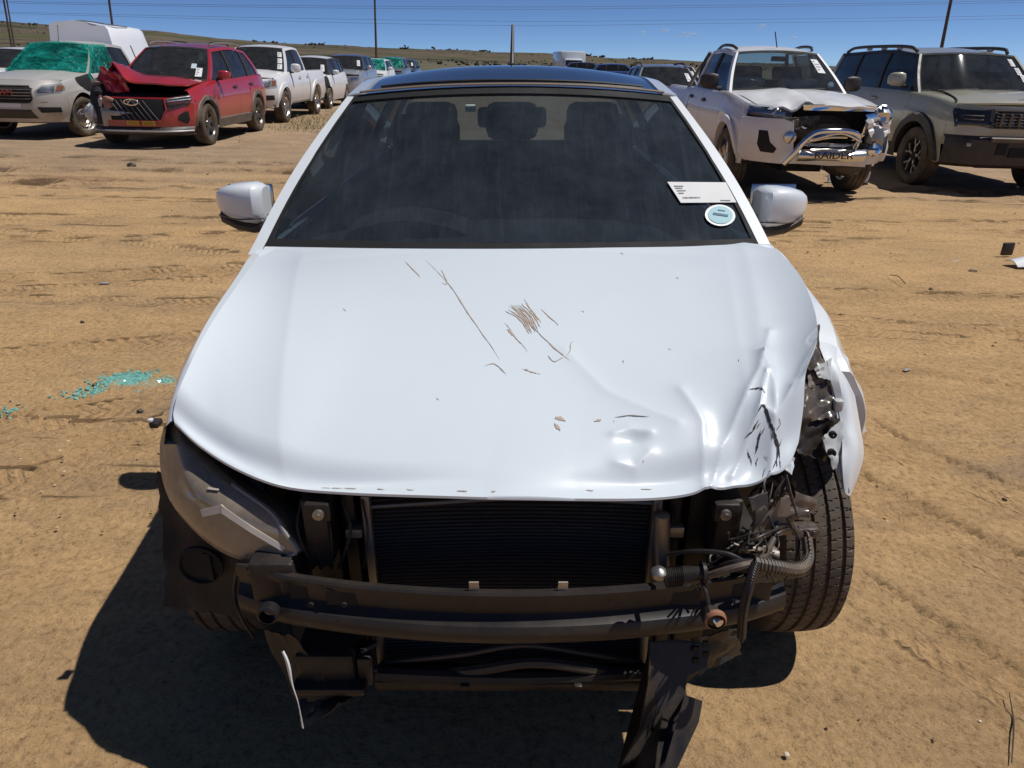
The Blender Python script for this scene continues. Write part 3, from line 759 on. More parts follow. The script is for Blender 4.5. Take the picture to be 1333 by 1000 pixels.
    def wsp(u, v):
        i = min(max((u+1)/2*(nW-1), 0), nW-1.001); j = min(max(v*(mW-1), 0), mW-1.001); a, b_ = int(i), int(j); s, t = i-a, j-b_
        return (WS[b_, a]*(1-s)+WS[b_, a+1]*s)*(1-t)+(WS[b_+1, a]*(1-s)+WS[b_+1, a+1]*s)*t
    G['wsp'] = wsp
    b = MB(); b.grid(WS-gnormals(WS)*.004); w_o = obj('windscreen', b, c.get('ws_mat', m_gl), root, 60); G['ws_obj'] = w_o
    fb = MB()                                                                # black band printed round the glass edge
    for u0, u1, v0, v1 in ((-1, 1, 0, .06), (-1, 1, .95, 1), (-1, -.94, 0, 1), (.94, 1, 0, 1)):
        fb.grid(np.array([[wsp(u, v)+np.array((0, -.001, .002)) for u in np.linspace(u0, u1, 15)] for v in np.linspace(v0, v1, 6)]))
    obj('glass_border', fb, m_dark, w_o, 60)
    if not lod and not c.get('no_wiper'):
        wp = MB()
        for u0, u1 in ((-.75, -.1), (-.05, .6)):
            pts = [wsp(u0+(u1-u0)*t, .03+.05*t)+np.array((0, -.022, .012)) for t in np.linspace(0, 1, 8)]; wp.tube(pts, .009, 6)
        obj('wiper', wp, m_blackp, root)
    for sg in (-1, 1):
        fn = gA(sg)
        def quad(c4, n=8, m_=4, off=.004, th=.035):
            c4 = np.array(c4, float); g = []
            for j in np.linspace(0, 1, m_):
                for_ = [(c4[0]*(1-i)+c4[1]*i)*(1-j)+(c4[3]*(1-i)+c4[2]*i)*j for i in np.linspace(0, 1, n)]
                g.append([fn(*p) for p in for_])
            g = np.array(g); g[..., 0] += sg*off; return g
        pl = MB()
        tz = lambda y: zr(min(max(y, yA1), yD1))
        rail = q.get('rail', .05)
        A_ = [(yA0-.03, A0z-.01), (yA0+pw*1.7, zb(yA0+.1)), (lineA(A1z-rail)+pw*1.15, tz(yA1+.1)-rail), (yA1-.015, A1z)]
        b = MB(); b.solid(quad(A_, 4, 14), .04*sg*-1 if False else .035, nrm=(sg, 0, 0)); obj('pillar', b, pm, root)
        b = MB(); ys = np.linspace(yA1-.015, yD1, 16); b.solid(np.array([[fn(y, tz(y)-rail*(1-t)) for y in ys] for t in (0, .5, 1)])+np.array((sg*.004, 0, 0)), .035, nrm=(sg, 0, 0)); obj('roof_rail_panel', b, pm, root)
        for yy in (yB, yC):
            if yy is None: continue
            b = MB(); b.solid(quad([(yy-.045, zb(yy)), (yy+.045, zb(yy)), (yy+.035, tz(yy)-rail), (yy-.035, tz(yy)-rail)], 3, 10), .035, nrm=(sg, 0, 0)); obj('pillar', b, q.get('B_mat', m_blackp), root)
        dwid = q.get('dw', .16)
        b = MB(); b.solid(quad([(yD0-dwid, zb(yD0)), (yD0, zb(yD0)), (yD1, tz(yD1)), (lineD(tz(yD1)-rail)-dwid*.8, tz(yD1)-rail)], 4, 10), .035, nrm=(sg, 0, 0)); obj('pillar', b, q.get('D_mat', pm), root)
        edges = [yA0+pw*1.7, yB, yC if yC is not None else None, yD0-dwid]
        wins = []
        top = lambda y: tz(y)-rail
        f1 = yB-.045
        wins.append([(yA0+pw*1.7, zb(yA0+.1)), (f1, zb(f1)), (f1+.01, top(f1)), (lineA(A1z-rail)+pw*1.15, top(yA1+.1))])
        s0 = yB+.045; s1 = (yC-.045) if yC is not None else None
        dtop = lineD(top(yD1))-dwid*.8
        if yC is not None:
            wins.append([(s0, zb(s0)), (s1, zb(s1)), (min(s1+.01, dtop), top(s1)), (s0-.01, top(s0))])
            s0 = yC+.045
        wins.append([(s0, zb(s0)), (yD0-dwid, zb(yD0-dwid)), (dtop, top(dtop)), (min(s0-.01, dtop-.02), top(s0))])
        for k, w in enumerate(wins):
            b = MB(); b.grid(quad(w, 6, 6, -.012)); 
            mt = q.get('win_mats', {}).get((k, sg), m_gls); obj('side_window', b, mt, root, 60)
        # door mirror
        mr = c.get('mirror', dict(y=yA0+.12, z=A0z+.10, w=.21, h=.17)); 
        if mr and not (mr.get('only') and mr['only'] != sg):
            x0 = side(mr['y'], belt(mr['y']))+.0; b = MB(); secs = []
            for t, hh, dd, yo in ((0, .55, .6, .0), (.08, .85, .9, .0), (.35, 1, 1, -.005), (.75, .92, .85, .012), (.95, .7, .5, .03), (1, .45, .25, .04)):
                x = x0+.04+mr['w']*t; ring_ = []
                for k in range(20):
                    a = 2*math.pi*k/20; cx_, sz_ = math.cos(a), math.sin(a); e = .6
                    ring_.append((sg*x, mr['y']+yo+.06*dd*math.copysign(abs(cx_)**e, cx_), mr['z']+mr['h']/2*hh*math.copysign(abs(sz_)**e, sz_)+(mr.get('lift', .0))*t))
                secs.append(ring_)
            b.grid(np.array(secs), wrap=True); n_ = len(b.v); b.add([], []); b.f += [tuple(range(20)), tuple(n_-20+k for k in range(20))]; b.m += [0, 0]
            mo = obj('door_mirror', b, c.get('mirror_mat', P_), root)
            st = MB(); st.tube([(sg*(x0-.03), mr['y']+.04, mr['z']-mr['h']*.5), (sg*(x0+.09), mr['y']+.02, mr['z']-mr['h']*.42)], .028, 8); obj('mirror_arm', st, m_blackp, mo)
            gg = MB(); gg.box((sg*(x0+.04+mr['w']*.48), mr['y']+.062, mr['z']+mr.get('lift', 0)*.5), (mr['w']*.78, .01, mr['h']*.72), bev=.004); obj('mirror_glass', gg, m_refl, mo)
    # roof
    ys = np.linspace(0, 1, 20); g = []
    for s in ys:
        row = []
        for u in np.linspace(-1, 1, 25):
            y = yA1+(yD1-yA1)*s-fwt*(1-u*u)*(1-s)**2+.06*(1-u*u)*s**3; yy = min(max(y, yA1), yD1)
            row.append((u*(xr(yy)+.004), y, zr(yy)+c.get('crown', .04)*(1-abs(u)**2.2)*(.6+.4*min(1, s*4))))
        g.append(row)
    g = np.array(g); G['roof'] = g
    b = MB(); b.solid(g, .03, nrm=(0, 0, 1)); G['roof_obj'] = obj('roof', b, q.get('roof_mat', P_), root)
    # tailgate glass / cab back
    D0z, D1z = zb(yD0), zr(yD1)
    ba = np.array([(s*gl_side(yD0, D0z), yD0+.05*(1-s*s), D0z) for s in np.linspace(-1, 1, 13)]); ta = np.array([(s*gl_side(yD1, D1z), yD1+.06*(1-s*s), D1z+c.get('crown', .04)*(1-s*s)) for s in np.linspace(-1, 1, 13)])
    le = np.array([(-gl_side(lineD(z), z), lineD(z), z) for z in np.linspace(D0z, D1z, 8)])
    b = MB(); b.grid(coons(ba, ta, le, le*np.array([-1, 1, 1]))); obj('rear_window', b, c.get('rw_mat', m_gl), root, 60)
    # deck behind the cabin glass base / bed
    if c.get('bed'):
        y0, y1, zf_ = c['bed']; b = MB(); wi = xb((y0+y1)/2)-.1
        b.box((0, (y0+y1)/2, zf_), (2*wi, y1-y0, .04)); b.box((0, y0+.02, (zf_+belt(y0))/2), (2*wi+.06, .04, belt(y0)-zf_))
        for sg in (-1, 1): b.box((sg*wi, (y0+y1)/2, (zf_+belt(y1))/2), (.03, y1-y0, belt(y1)-zf_-.02)); b.box((sg*(wi+.04), (y0+y1)/2, belt(y1)+.012), (.09, y1-y0, .012))
        b.box((0, y1-.05, (zf_+belt(y1))/2), (2*wi, .05, belt(y1)-zf_-.02))
        obj('load_bed', b, c.get('bed_mat', P_), root)
    else:
        b = MB(); b.grid(np.array([[(u*(side(y, belt(y))-.05), y, belt(y)+.01) for u in np.linspace(-1, 1, 5)] for y in np.linspace(min(yD0-.02, yr-rd-.05), yr-rd*.6, 5)])); obj('rear_deck', b, P_, root)
    # interior
    it = MB(); xw = side(yA0+.3, belt(yA0+.3))-.1; zb_ = belt(yA0+.3)
    it.grid(np.array([[(u*xw, yA0+t_, zb_+zo-.06*(abs(u)**3)) for u in np.linspace(-1, 1, 9)] for t_, zo in ((-.12, -.02), (.05, .0), (.3, .035), (.42, .02), (.46, -.1), (.47, -.35))]))
    it.grid(np.array([[(-xw*.5+.2*u, yA0+t_, zb_+zo+.045*(1-u*u)) for u in np.linspace(-1, 1, 7)] for t_, zo in ((.15, .02), (.34, .03), (.4, .0))]))
    io = obj('dashboard', it, m_seat, root)
    sw = MB(); cc = np.array((-xw*.5, yA0+.55, zb_-.03))
    sw.tube([cc+np.array((.185*math.cos(a), -.06*math.sin(a), .175*math.sin(a))) for a in np.linspace(0, 2*math.pi, 33)], .016, 8, caps=False); sw.box(cc, (.16, .05, .11), bev=.03); sw.box(cc, (.36, .02, .03))
    obj('steering_wheel', sw, m_wheelrim, io)
    def seat(x, y, wd, name='seat', hr=True):
        b = MB(); sz = sill(0)
        b.box((x, y, sz+.28), (wd, .5, .16), bev=.05); rt = Matrix.Rotation(R_(-18), 3, 'X')
        b.box((x, y+.34, sz+.60), (wd, .13, .62), bev=.06, rot=rt)
        for hx in ([x] if wd < .7 else [x-.42, x, x+.42]):
            if hr: b.box((hx, y+.47, sz+.99), (.27, .1, .19), bev=.05, rot=rt); b.box((hx, y+.45, sz+.87), (.1, .02, .1))
        obj(name, b, c.get('seat_mat', m_seat), root)
    if lod < 2:
        sy = yB-.62
        seat(-xw*.5, sy, .5); seat(xw*.5, sy, .5)
        if not c.get('single'): seat(0, min(sy+.95, yD0-.75), 2*xw-.1, 'rear_seat')
        rm = MB(); pm_ = wsp(0, .86); rm.box((pm_[0], pm_[1]+.07, pm_[2]-.035), (.23, .03, .065), bev=.02); obj('rear_view_mirror', rm, m_blackp, root)
    # wheels
    tw = c.get('tw', .215); rr = c.get('rr', Rw*.64); ty, ri = wheel_meshes(Rw, tw, rr, c.get('rim', 'five'), c.get('tread', False))
    tme = rme = None
    for k, (a, sg, steer, dz) in enumerate(((a1, -1, c.get('steer', 0), 0), (a1, 1, c.get('steer', 0), 0), (a2, -1, 0, 0), (a2, 1, 0, 0))):
        if (k in c.get('skip_wheels', ())): continue
        tr = c.get('track', xm(a)-tw*.55)
        if rme is None:
            ro = obj('wheel', ri, [c.get('rim_mat', m_alloy), c.get('rim_dark', m_dark), c.get('rim_face', m_alloy)], root, 35); rme = ro.data; to = obj('tyre', ty, m_rubber, ro, 30); tme = to.data
        else:
            ro = obj('wheel', None, None, root, data=rme); to = obj('tyre', None, None, ro, data=tme)
        ro.location = (sg*tr, a, Rw); ro.rotation_euler = (random.uniform(0, 6), 0, R_(steer)+(math.pi if sg < 0 else 0))
        if k == 0 and c.get('camber'): ro.rotation_euler.y = R_(c['camber'])
    return G

def on_front(G, name, poly, mat, off=.006, thick=.03, bulge=0, par=None, seg=5, rings=4, mirror=False):
    out = []
    for sg in ((1, -1) if mirror else (1,)):
        p = [(sg*a, b) for a, b in poly]; p = p if sg > 0 else p[::-1]
        area = sum(p[i][0]*p[(i+1) % len(p)][1]-p[(i+1) % len(p)][0]*p[i][1] for i in range(len(p)))
        if area < 0: p = p[::-1]
        b = MB(); b.poly_on(p, G['front'], off, thick, bulge, rings, seg); out.append(obj(name, b, mat, par or G['root']))
    return out
def bars_on_front(G, name, lines, r, mat, off=.01, par=None):
    b = MB()
    for (xa, za), (xb_, zb_) in lines:
        pts = [np.array(G['front'](xa+(xb_-xa)*t, za+(zb_-za)*t))-np.array((0, off, 0)) for t in np.linspace(0, 1, 7)]; b.tube(pts, r, 6)
    return tag(obj(name, b, mat, par or G['root']), kind='stuff')
def ws_sticker(G, u0, u1, v0, v1, name='paper_notice', mat=None, ink=True, skew=0):
    w = G['wsp']; b = MB(); g = np.array([[w(u+skew*(v-v0), v) for u in np.linspace(u0, u1, 3)] for v in np.linspace(v0, v1, 3)])
    n = gnormals(G['WS'])[5, 10]; n = n if n[1] < 0 else -n
    b.solid(g+n*.004, .001, nrm=tuple(n)); o = obj(name, b, mat or m_paper, G['root'])
    if ink:
        k = MB()
        for i in range(4):
            v = v0+(v1-v0)*(.2+.2*i); L = .25+.45*random.random()
            k.grid(np.array([[w(u, vv) for u in np.linspace(u0+(u1-u0)*.12, u0+(u1-u0)*(.12+L), 3)] for vv in (v, v+(v1-v0)*.07)])+n*.0055)
        tag(obj('print', k, m_ink, o), kind='stuff')
    return o
# ------------------------------------------------------------------ the wrecked white hatchback in front of the camera
PY = 2.895
m_ws = glass('dusty_windscreen', (.30, .36, .40), .075, .025, .02, 1.5, (.33, .40, .46))
m_scr = plastic('scuff_brown', (.46, .37, .29), .8, 0, 0, 60)
m_scrg = plastic('scuff_grey', (.2, .18, .165), .8, 0, 0, 60)
m_crack = plastic('crack_black', (.02, .02, .02), .7, 0)
m_bplast = plastic('scuffed_black_plastic', (.013, .013, .015), .42, .03, 0, 14, 0, .3)
m_beam = plastic('black_beam', (.014, .014, .016), .36, .03, .0, 5, 0, .32)
m_corr = plastic('dusty_hose', (.032, .031, .03), .6, .12, 0, 20)
m_hoodw = paint('bonnet_white', (.705, .765, .805), 0, .36, .045, 1, 0)

def polo_fender_dfm(x, y, z):
    Y = y+PY; s = float(1-sstep(1.36, 1.85, Y)); n = float(vnoise(Y, z, 9, 3)); n2 = float(vnoise(Y, z, 22, 4))
    r = float(sstep(1.75, 2.1, Y))*max(0, (z-.6)/.35); return (x+.012*s+.03*s*n+.010*s*n2+.032*min(1, max(0, (z-.55)/.35)), max(y, -1.43), z-.03*s*s+.012*s*n2+.0*r)
polo = make_car(dict(name='hatchback_car', label='wrecked white hatchback with dented bonnet and missing front bumper, nearest the camera', cat='car',
    loc=(0, PY, 0), paint=m_white, yf=-1.9, yr=2.155, a1=-1.235, a2=1.275, R=.296, AR=.35, sill=.2, fd=.315,
    belt=[(-1.585, .775), (-1.53, .815), (-1.365, .873), (-1.125, .914), (-.79, .942), (0, .945), (1, .97), (1.8, 1.0), (2.15, .97)],
    xb=[(-1.585, .722), (-1.3, .742), (-1.0, .762), (-.8, .782), (0, .79), (1.2, .78), (2.155, .68)],
    xm=[(-1.585, .765), (-1.275, .868), (-.8, .872), (0, .872), (1.275, .875), (2.155, .78)], line=.008,
    panels=[('fender', -1.585, -.76), ('door', -.76, .25), ('door', .25, 1.04), ('rear_quarter', 1.04, 1.94)],
    dfm={('fender', 1): polo_fender_dfm}, zmin=[(-1.585, .735), (-1.50, .715), (-1.42, .70), (-1.36, .66)], no_front=True, no_hood=True, inner_y0=-.9, liner_span=.5, no_wiper=True, cowl=(-.89, -.79, 1.0),
    cab=dict(A0=-.765, A1=-.255, B=.25, C=1.04, D0=1.78, D1=1.45, zr=[(-.255, 1.362), (.3, 1.40), (.9, 1.395), (1.45, 1.34)], xr=[(-.255, .562), (.3, .58), (1.45, .545)],
             roof_mat=m_roofblk, bow0=.115, bow1=.105, gin=.0, pw=.045, rail=.045, dw=.22),
    crown=.058, ws_mat=m_ws, rw_mat=glass('rear_glass', (.55, .58, .56), .04), mirror=None, tread=True, tw=.19, rr=.19, rim='five', track=.735, steer=1.5, handle_z=.83))
pr_ = polo['root']; OFF = np.array((0, -PY, 0))
def pobj(name, mb, mats, par=None, angle=38): mb.shift(OFF); return obj(name, mb, mats, par or pr_, angle)

# ---- bonnet
nU, nT = 231, 181
hoodL = curve([atz(345, 321, .968), atz(310, 370, .95), atz(270, 430, .91), atz(236, 500, .85), atz(226, 535, .808), atz(227, 550, .792)], nT)
hoodR = curve([atz(1003, 318, .985), atz(1040, 357, .975), atz(1061, 405, .955), atz(1064, 440, .94), atz(1049, 485, .905), atz(1046, 530, .848), atz(1041, 568, .80)], nT)
hoodB = curve([atz(345, 321, .968), atz(500, 323.5, .99), atz(666, 324, .998), atz(840, 322, .993), atz(1003, 318, .985)], nU)
hoodF = curve([atz(227, 550, .792), atz(260, 580, .765), atz(310, 611, .742), atz(370, 633, .728), atz(450, 641, .727), atz(560, 645, .731), atz(666, 647, .733), atz(800, 644, .735), atz(900, 637, .735), atz(955, 630, .737), atz(1000, 618, .748), atz(1026, 602, .765), atz(1041, 568, .80)], nU)
H = coons(hoodB, hoodF, hoodL, hoodR)
cr1 = table(sorted((atz(a, b, z)[1], abs(atz(a, b, z)[0])) for a, b, z in ((388, 330, .985), (370, 420, .93), (361, 490, .88), (364, 580, .80), (383, 632, .735))))
cr2 = table(sorted((atz(a, b, z)[1], abs(atz(a, b, z)[0])) for a, b, z in ((340, 335, .965), (303, 410, .92), (287, 480, .865), (300, 560, .79), (345, 618, .74))))
_cy = H[:, nU//2, 1]; _cz = H[:, nU//2, 2]; _o = np.argsort(_cy)
zc_t = table([(1.10, .724), (1.12, .733), (1.2, .767), (1.3, .808), (1.5, .876), (1.75, .945), (1.98, .998), (2.2, 1.03)])
_uu = np.abs(np.linspace(-1, 1, nU))[None, :]
_D = (np.vectorize(zc_t)(H[..., 1])-np.interp(H[..., 1], _cy[_o], _cz[_o]))*(1-_uu**2.5); _t = np.linspace(0, 1, nT)[:, None]
H[..., 2] += _D-_D[-1:]*_t**2-_D[:1]*(1-_t)**4
X1 = np.vectorize(cr1)(H[..., 1]); X2 = np.vectorize(cr2)(H[..., 1]); ax_ = np.abs(H[..., 0])
tt = np.linspace(0, 1, nT)[:, None]; env = np.sin(np.pi*np.clip(tt, 0, 1))**.35
_d1 = ax_-X1; _win = (1-_uu**5)*sstep(0, .10, tt)*(1-sstep(.86, 1, tt)); z_add = .024*(np.exp(-(np.sqrt(_d1**2+.0025**2)+_d1)/2/.10)-1)*_win
_d2 = ax_-X2; z_add += .012*(np.exp(-(np.sqrt(_d2**2+.012**2)+_d2)/2/.08)-1)*_win
def dent(px, py, z, rx, ry, amp, rot=0, p=2):
    c = atz(px, py, z); dx, dy = H[..., 0]-c[0], H[..., 1]-c[1]; a = R_(rot); u = dx*math.cos(a)+dy*math.sin(a); v = -dx*math.sin(a)+dy*math.cos(a)
    return amp*np.exp(-((np.abs(u)/rx)**p+(np.abs(v)/ry)**p))
def fold(pts, z, w, amp, pw=1.2):
    P = [atz(a, b, z)[:2] for a, b in pts]; best = np.full(H.shape[:2], 9.)
    for i in range(len(P)-1):
        d = P[i+1]-P[i]; L = np.linalg.norm(d); d = d/L; rx, ry = H[..., 0]-P[i][0], H[..., 1]-P[i][1]
        s = np.clip(rx*d[0]+ry*d[1], 0, L); best = np.minimum(best, np.hypot(rx-s*d[0], ry-s*d[1]))
    return amp*np.exp(-(best/w)**pw)
z_add += dent(870, 575, .82, .17, .075, -.012, 8)+dent(770, 500, .87, .20, .13, -.007)+dent(790, 608, .78, .14, .022, -.008, 3)
z_add += fold([(735, 470), (790, 500), (850, 517), (885, 526)], .85, .02, .004, 1)+fold([(885, 520), (915, 545), (925, 590)], .82, .013, .007, 1)
z_add += dent(826, 552, .82, .028, .016, -.010, 10)+fold([(800, 543), (822, 540), (848, 543)], .83, .008, .006)+fold([(805, 575), (830, 578), (848, 568)], .81, .012, .006)
z_add += dent(950, 545, .83, .06, .05, -.015, 30)+fold([(925, 590), (945, 550), (985, 505), (996, 470)], .84, .014, .010, 1)
z_add += fold([(985, 512), (1000, 540), (1008, 580), (1012, 612)], .80, .014, .010, 1.2)+dent(975, 580, .79, .035, .05, -.014, 60)+dent(1020, 560, .81, .03, .05, -.012, 80)
z_add += fold([(960, 575), (985, 548), (992, 520)], .82, .01, .010, 1)+fold([(1030, 520), (1012, 535), (998, 530)], .85, .014, .010, 1)
z_add += dent(1030, 430, .93, .05, .12, -.006, 80)+fold([(955, 335), (985, 420), (994, 500)], .9, .03, .006, 1.6)
z_add += vnoise(H[..., 0], H[..., 1], 9, 2)*.0035*sstep(.05, .45, H[..., 0])+vnoise(H[..., 0], H[..., 1], 30, 5)*.004*sstep(.38, .52, H[..., 0])*sstep(1.45, 1.25, H[..., 1])
H[..., 2] += z_add
hb = MB(); hb.solid(H, .005, nrm=(0, .15, 1)); 
hood = pobj('bonnet', hb, m_hoodw, None, 50)
hood['label'] = 'dented and scratched white bonnet'
HN = gnormals(H); HN *= np.sign(HN[..., 2:3])
_d = H[..., 1]*math.cos(PITCH)+(CAM_H-H[..., 2])*math.sin(PITCH)
HPX = 666.5+FPX*H[..., 0]/_d; HPYx = 500+FPX*((CAM_H-H[..., 2])*math.cos(PITCH)-H[..., 1]*math.sin(PITCH))/_d
def on_hood(px, py):
    i = np.argmin((HPX-px)**2+(HPYx-py)**2); i, j = divmod(i, nU); return H[i, j], HN[i, j]
def scratch(pts, w, mat, name='scratch', lift=.0012):
    q = curve([(a, b, 0) for a, b in pts], max(6, len(pts)*6)); b = MB(); rows = []
    PN = [on_hood(a[0], a[1]) for a in q]; PP = np.array([a for a, _ in PN]); NN = [a for _, a in PN]
    for _ in range(3): PP[1:-1] = (PP[:-2]+2*PP[1:-1]+PP[2:])/4
    for k in range(len(q)):
        p, n = PP[k], NN[k]; t = PP[min(k+1, len(q)-1)]-PP[max(k-1, 0)]
        if np.linalg.norm(t) < 1e-4: t = np.array((.3, -1, 0.))
        s = np.cross(n, t); s /= np.linalg.norm(s)+1e-9; ww = w*(.35+.9*random.random())*math.sin(math.pi*(k+.6)/(len(q)+.2))
        rows.append([p+n*lift-s*ww, p+n*(lift+.0004), p+n*lift+s*ww])
    b.grid(np.array(rows)); pobj(name, b, mat, hood)
for p in ([(553, 338), (580, 365), (605, 400), (625, 430), (652, 470)], [(527, 340), (548, 362)], [(575, 352), (583, 370), (576, 369)], [(698, 430), (720, 452), (742, 471)], [(745, 444), (740, 462)],
          [(712, 462), (721, 471), (733, 466)], [(657, 421), (672, 440), (688, 458)], [(630, 477), (644, 474), (661, 489)], [(680, 481), (704, 488)], [(704, 402), (728, 424)], [(684, 480), (688, 484)]):
    scratch(p, .0016, m_scr)
for k in range(9):
    o_ = k*3.4; scratch([(657+o_*.9, 402-o_*.35+random.uniform(-4, 4)), (675+o_*.8, 414-o_*.1), (690+o_*.55, 436-o_*.4+random.uniform(-5, 5))], .0022, m_scr)
for p, w in (([(660, 428), (668, 437)], .004), ([(722, 543), (735, 548)], .006), ([(722, 552), (730, 561)], .004), ([(775, 548), (783, 547)], .003), ([(810, 470), (813, 472)], .002), ([(880, 362), (884, 363)], .002), ([(808, 330), (811, 331)], .003)):
    scratch(p, w, m_scr, 'scuff')
scratch([(800, 544), (822, 541), (846, 543)], .0016, m_scrg)
for p, w in (([(985, 540), (993, 526), (1000, 545), (1010, 570), (1016, 598)], .0035), ([(968, 572), (980, 560), (988, 545)], .002), ([(976, 508), (990, 506), (996, 512)], .002), ([(1004, 558), (1012, 590), (1006, 612)], .002), ([(990, 560), (984, 590)], .0022), ([(973, 585), (978, 605)], .0015)):
    scratch(p, w, m_crack, 'crack')
for k in range(14):
    a, c_ = random.uniform(985, 1018), random.uniform(535, 612); scratch([(a, c_), (a+random.uniform(-5, 5), c_+random.uniform(4, 14))], .001, random.choice([m_scrg, m_crack]), 'crack')
for k in range(12):
    a = random.uniform(400, 960); scratch([(a, 640.5-.02*abs(a-666)), (a+random.uniform(6, 18), 641-.02*abs(a-666))], .0016, m_scr, 'scuff')
for k in range(7):
    a, c_ = random.uniform(400, 980), random.uniform(335, 630); scratch([(a, c_), (a+3, c_+2)], .0010, m_scr, 'scuff')

# ---- roof edges, seam, antenna
g = polo['roof']; 
for sg in (-1, 1):
    b = MB(); cols = [0, 1, 2] if sg < 0 else [24, 23, 22]
    e = [g[:, cols[0]], g[:, cols[0]]*.55+g[:, cols[1]]*.45, g[:, cols[1]]*.9+g[:, cols[2]]*.1]
    s = np.stack(e, 1)+np.array((0, 0, .006)); b.solid(s if sg < 0 else s[:, ::-1], .012, nrm=(0, 0, 1)); obj('roof_side', b, m_white, pr_)
b = MB(); b.tube([q+np.array((0, -.002, .008)) for q in g[0][1:-1]], .0045, 6); obj('roof_seam', b, plastic('tan_sealant', (.3, .25, .2), .8, .1), pr_)
b = MB(); b.tube([q+np.array((0, .17, .004+.012)) for q in g[0][2:-2]], .004, 6); obj('roof_seam', b, m_blackp, pr_)
b = MB(); b.box((0, 4.45, 1.45), (.05, .1, .03), bev=.01); b.tube([(0, 4.47, 1.45), (.004, 4.62, 1.665)], [.013, .008], 8); pobj('antenna', b, m_blackp)
# ---- cowl under the windscreen
b = MB(); rows = []
for dy, dz in ((-.10, -.035), (-.02, -.02), (.06, .0), (.13, .01)):
    rows.append([(s*.70, 2.10-.115*(1-s*s)+dy, .952+.016*(1-s*s)+dz) for s in np.linspace(-1, 1, 21)])
b.grid(np.array(rows)); pobj('scuttle_panel', b, m_dark)
for sg in (-1, 1): b = MB(); b.box((sg*.74, 2.16, .93), (.05, .16, .05), bev=.015); pobj('pillar_foot', b, m_blackp)
# ---- door mirrors
def polo_mirror(sg, dz=0):
    b = MB(); secs = []
    for t, hh, dd, yo, zo in ((0, .78, .7, .01, -.002), (.04, .92, .9, 0, -.002), (.14, 1, 1.05, -.004, 0), (.35, .97, 1.05, -.002, .001), (.6, .86, .92, .006, .002), (.8, .68, .7, .018, .003), (.93, .46, .42, .032, .002), (1, .22, .18, .042, 0)):
        ring_ = []
        for k in range(28):
            a = 2*math.pi*k/28; cc, ss = math.cos(a), math.sin(a); e = .62
            ring_.append((sg*(.818+.178*t), 2.40+yo+.062*dd*math.copysign(abs(cc)**e, cc), 1.045+dz+zo+.066*hh*math.copysign(abs(ss)**e, ss)))
        secs.append(ring_)
    b.grid(np.array(secs), wrap=True); n_ = len(b.v); b.f += [tuple(range(28)), tuple(n_-28+k for k in range(28))]; b.m += [0, 0]
    mo = pobj('door_mirror', b, m_white)
    lo = MB(); rows = []
    for t, w_, zz in ((0, .9, -.068), (.3, .95, -.078), (.6, .8, -.07), (.95, .4, -.045)):
        rows.append([(sg*(.812+.165*t), 2.40+.058*w_*math.cos(a), 1.045+dz+zz+.022*math.sin(a)) for a in np.linspace(0, 2*math.pi, 14)])
    lo.grid(np.array(rows)); lo.tube([(sg*.765, 2.43, .945), (sg*.805, 2.41, .965), (sg*.85, 2.395, .985)], [.04, .034, .034], 12); pobj('mirror_base', lo, m_blackp, mo)
    gl_ = MB(); gl_.box((sg*.885, 2.462, 1.045), (.15, .006, .10), bev=.003); pobj('mirror_glass', gl_, m_refl, mo)
    b = MB(); b.tube([(sg*.81, 2.337, 1.004+dz), (sg*.90, 2.335, 1.002+dz), (sg*.965, 2.36, 1.012+dz)], .0025, 6, sm=12); pobj('shell_seam', b, m_trim, mo)
polo_mirror(-1); polo_mirror(1, -.012)
# ---- paper label and licence disc inside the windscreen
def ws_px(px, py):
    WSw = polo['WS']+np.array((0, PY, 0)); d = WSw[..., 1]*math.cos(PITCH)+(CAM_H-WSw[..., 2])*math.sin(PITCH)
    x = 666.5+FPX*WSw[..., 0]/d; y = 500+FPX*((CAM_H-WSw[..., 2])*math.cos(PITCH)-WSw[..., 1]*math.sin(PITCH))/d
    best = (1e9, 0, 0)
    for v in np.linspace(0, 1, 81):
        for u in np.linspace(0, 1, 81):
            p = np.array(polo['wsp'](u*2-1, v)); w = p+np.array((0, PY, 0)); dd = w[1]*math.cos(PITCH)+(CAM_H-w[2])*math.sin(PITCH)
            e = (666.5+FPX*w[0]/dd-px)**2+(500+FPX*((CAM_H-w[2])*math.cos(PITCH)-w[1]*math.sin(PITCH))/dd-py)**2
            if e < best[0]: best = (e, u, v)
    return np.array(polo['wsp'](best[1]*2-1, best[2]))
wn = gnormals(polo['WS'])[5, 15]; wn = wn if wn[1] < 0 else -wn
c4 = [ws_px(870, 238), ws_px(912, 237), ws_px(943, 239), ws_px(957, 265), ws_px(917, 264), ws_px(884, 265)]
b = MB(); gg = np.array([[c4[0], c4[1], c4[2]], [c4[5], c4[4], c4[3]]])+wn*.003
b.solid(gg, .001, nrm=tuple(wn)); lab = obj('paper_label', b, m_paper, pr_, 0)
b = MB()
def lab_pt(u, v): 
    return (c4[0]*(1-u)+c4[2]*u)*(1-v)+(c4[5]*(1-u)+c4[3]*u)*v+wn*.0048
for u0, u1, v0, v1 in ((.06, .22, .2, .24), (.06, .18, .3, .34), (.06, .21, .42, .46), (.06, .15, .54, .58), (.72, .9, .9, .94)):
    b.grid(np.array([[lab_pt(u, v) for u in np.linspace(u0, u1, 4)] for v in (v0, v1)]))
u = .08
while u < .38:
    w_ = random.uniform(.004, .016); b.grid(np.array([[lab_pt(a, v) for a in (u, u+w_)] for v in (.74, .82)])); u += w_+random.uniform(.006, .014)
tag(obj('print', b, m_ink, lab, 0), kind='stuff')
cd = ws_px(939, 281); e1 = ws_px(954, 284)-cd; e2 = ws_px(937, 270)-cd
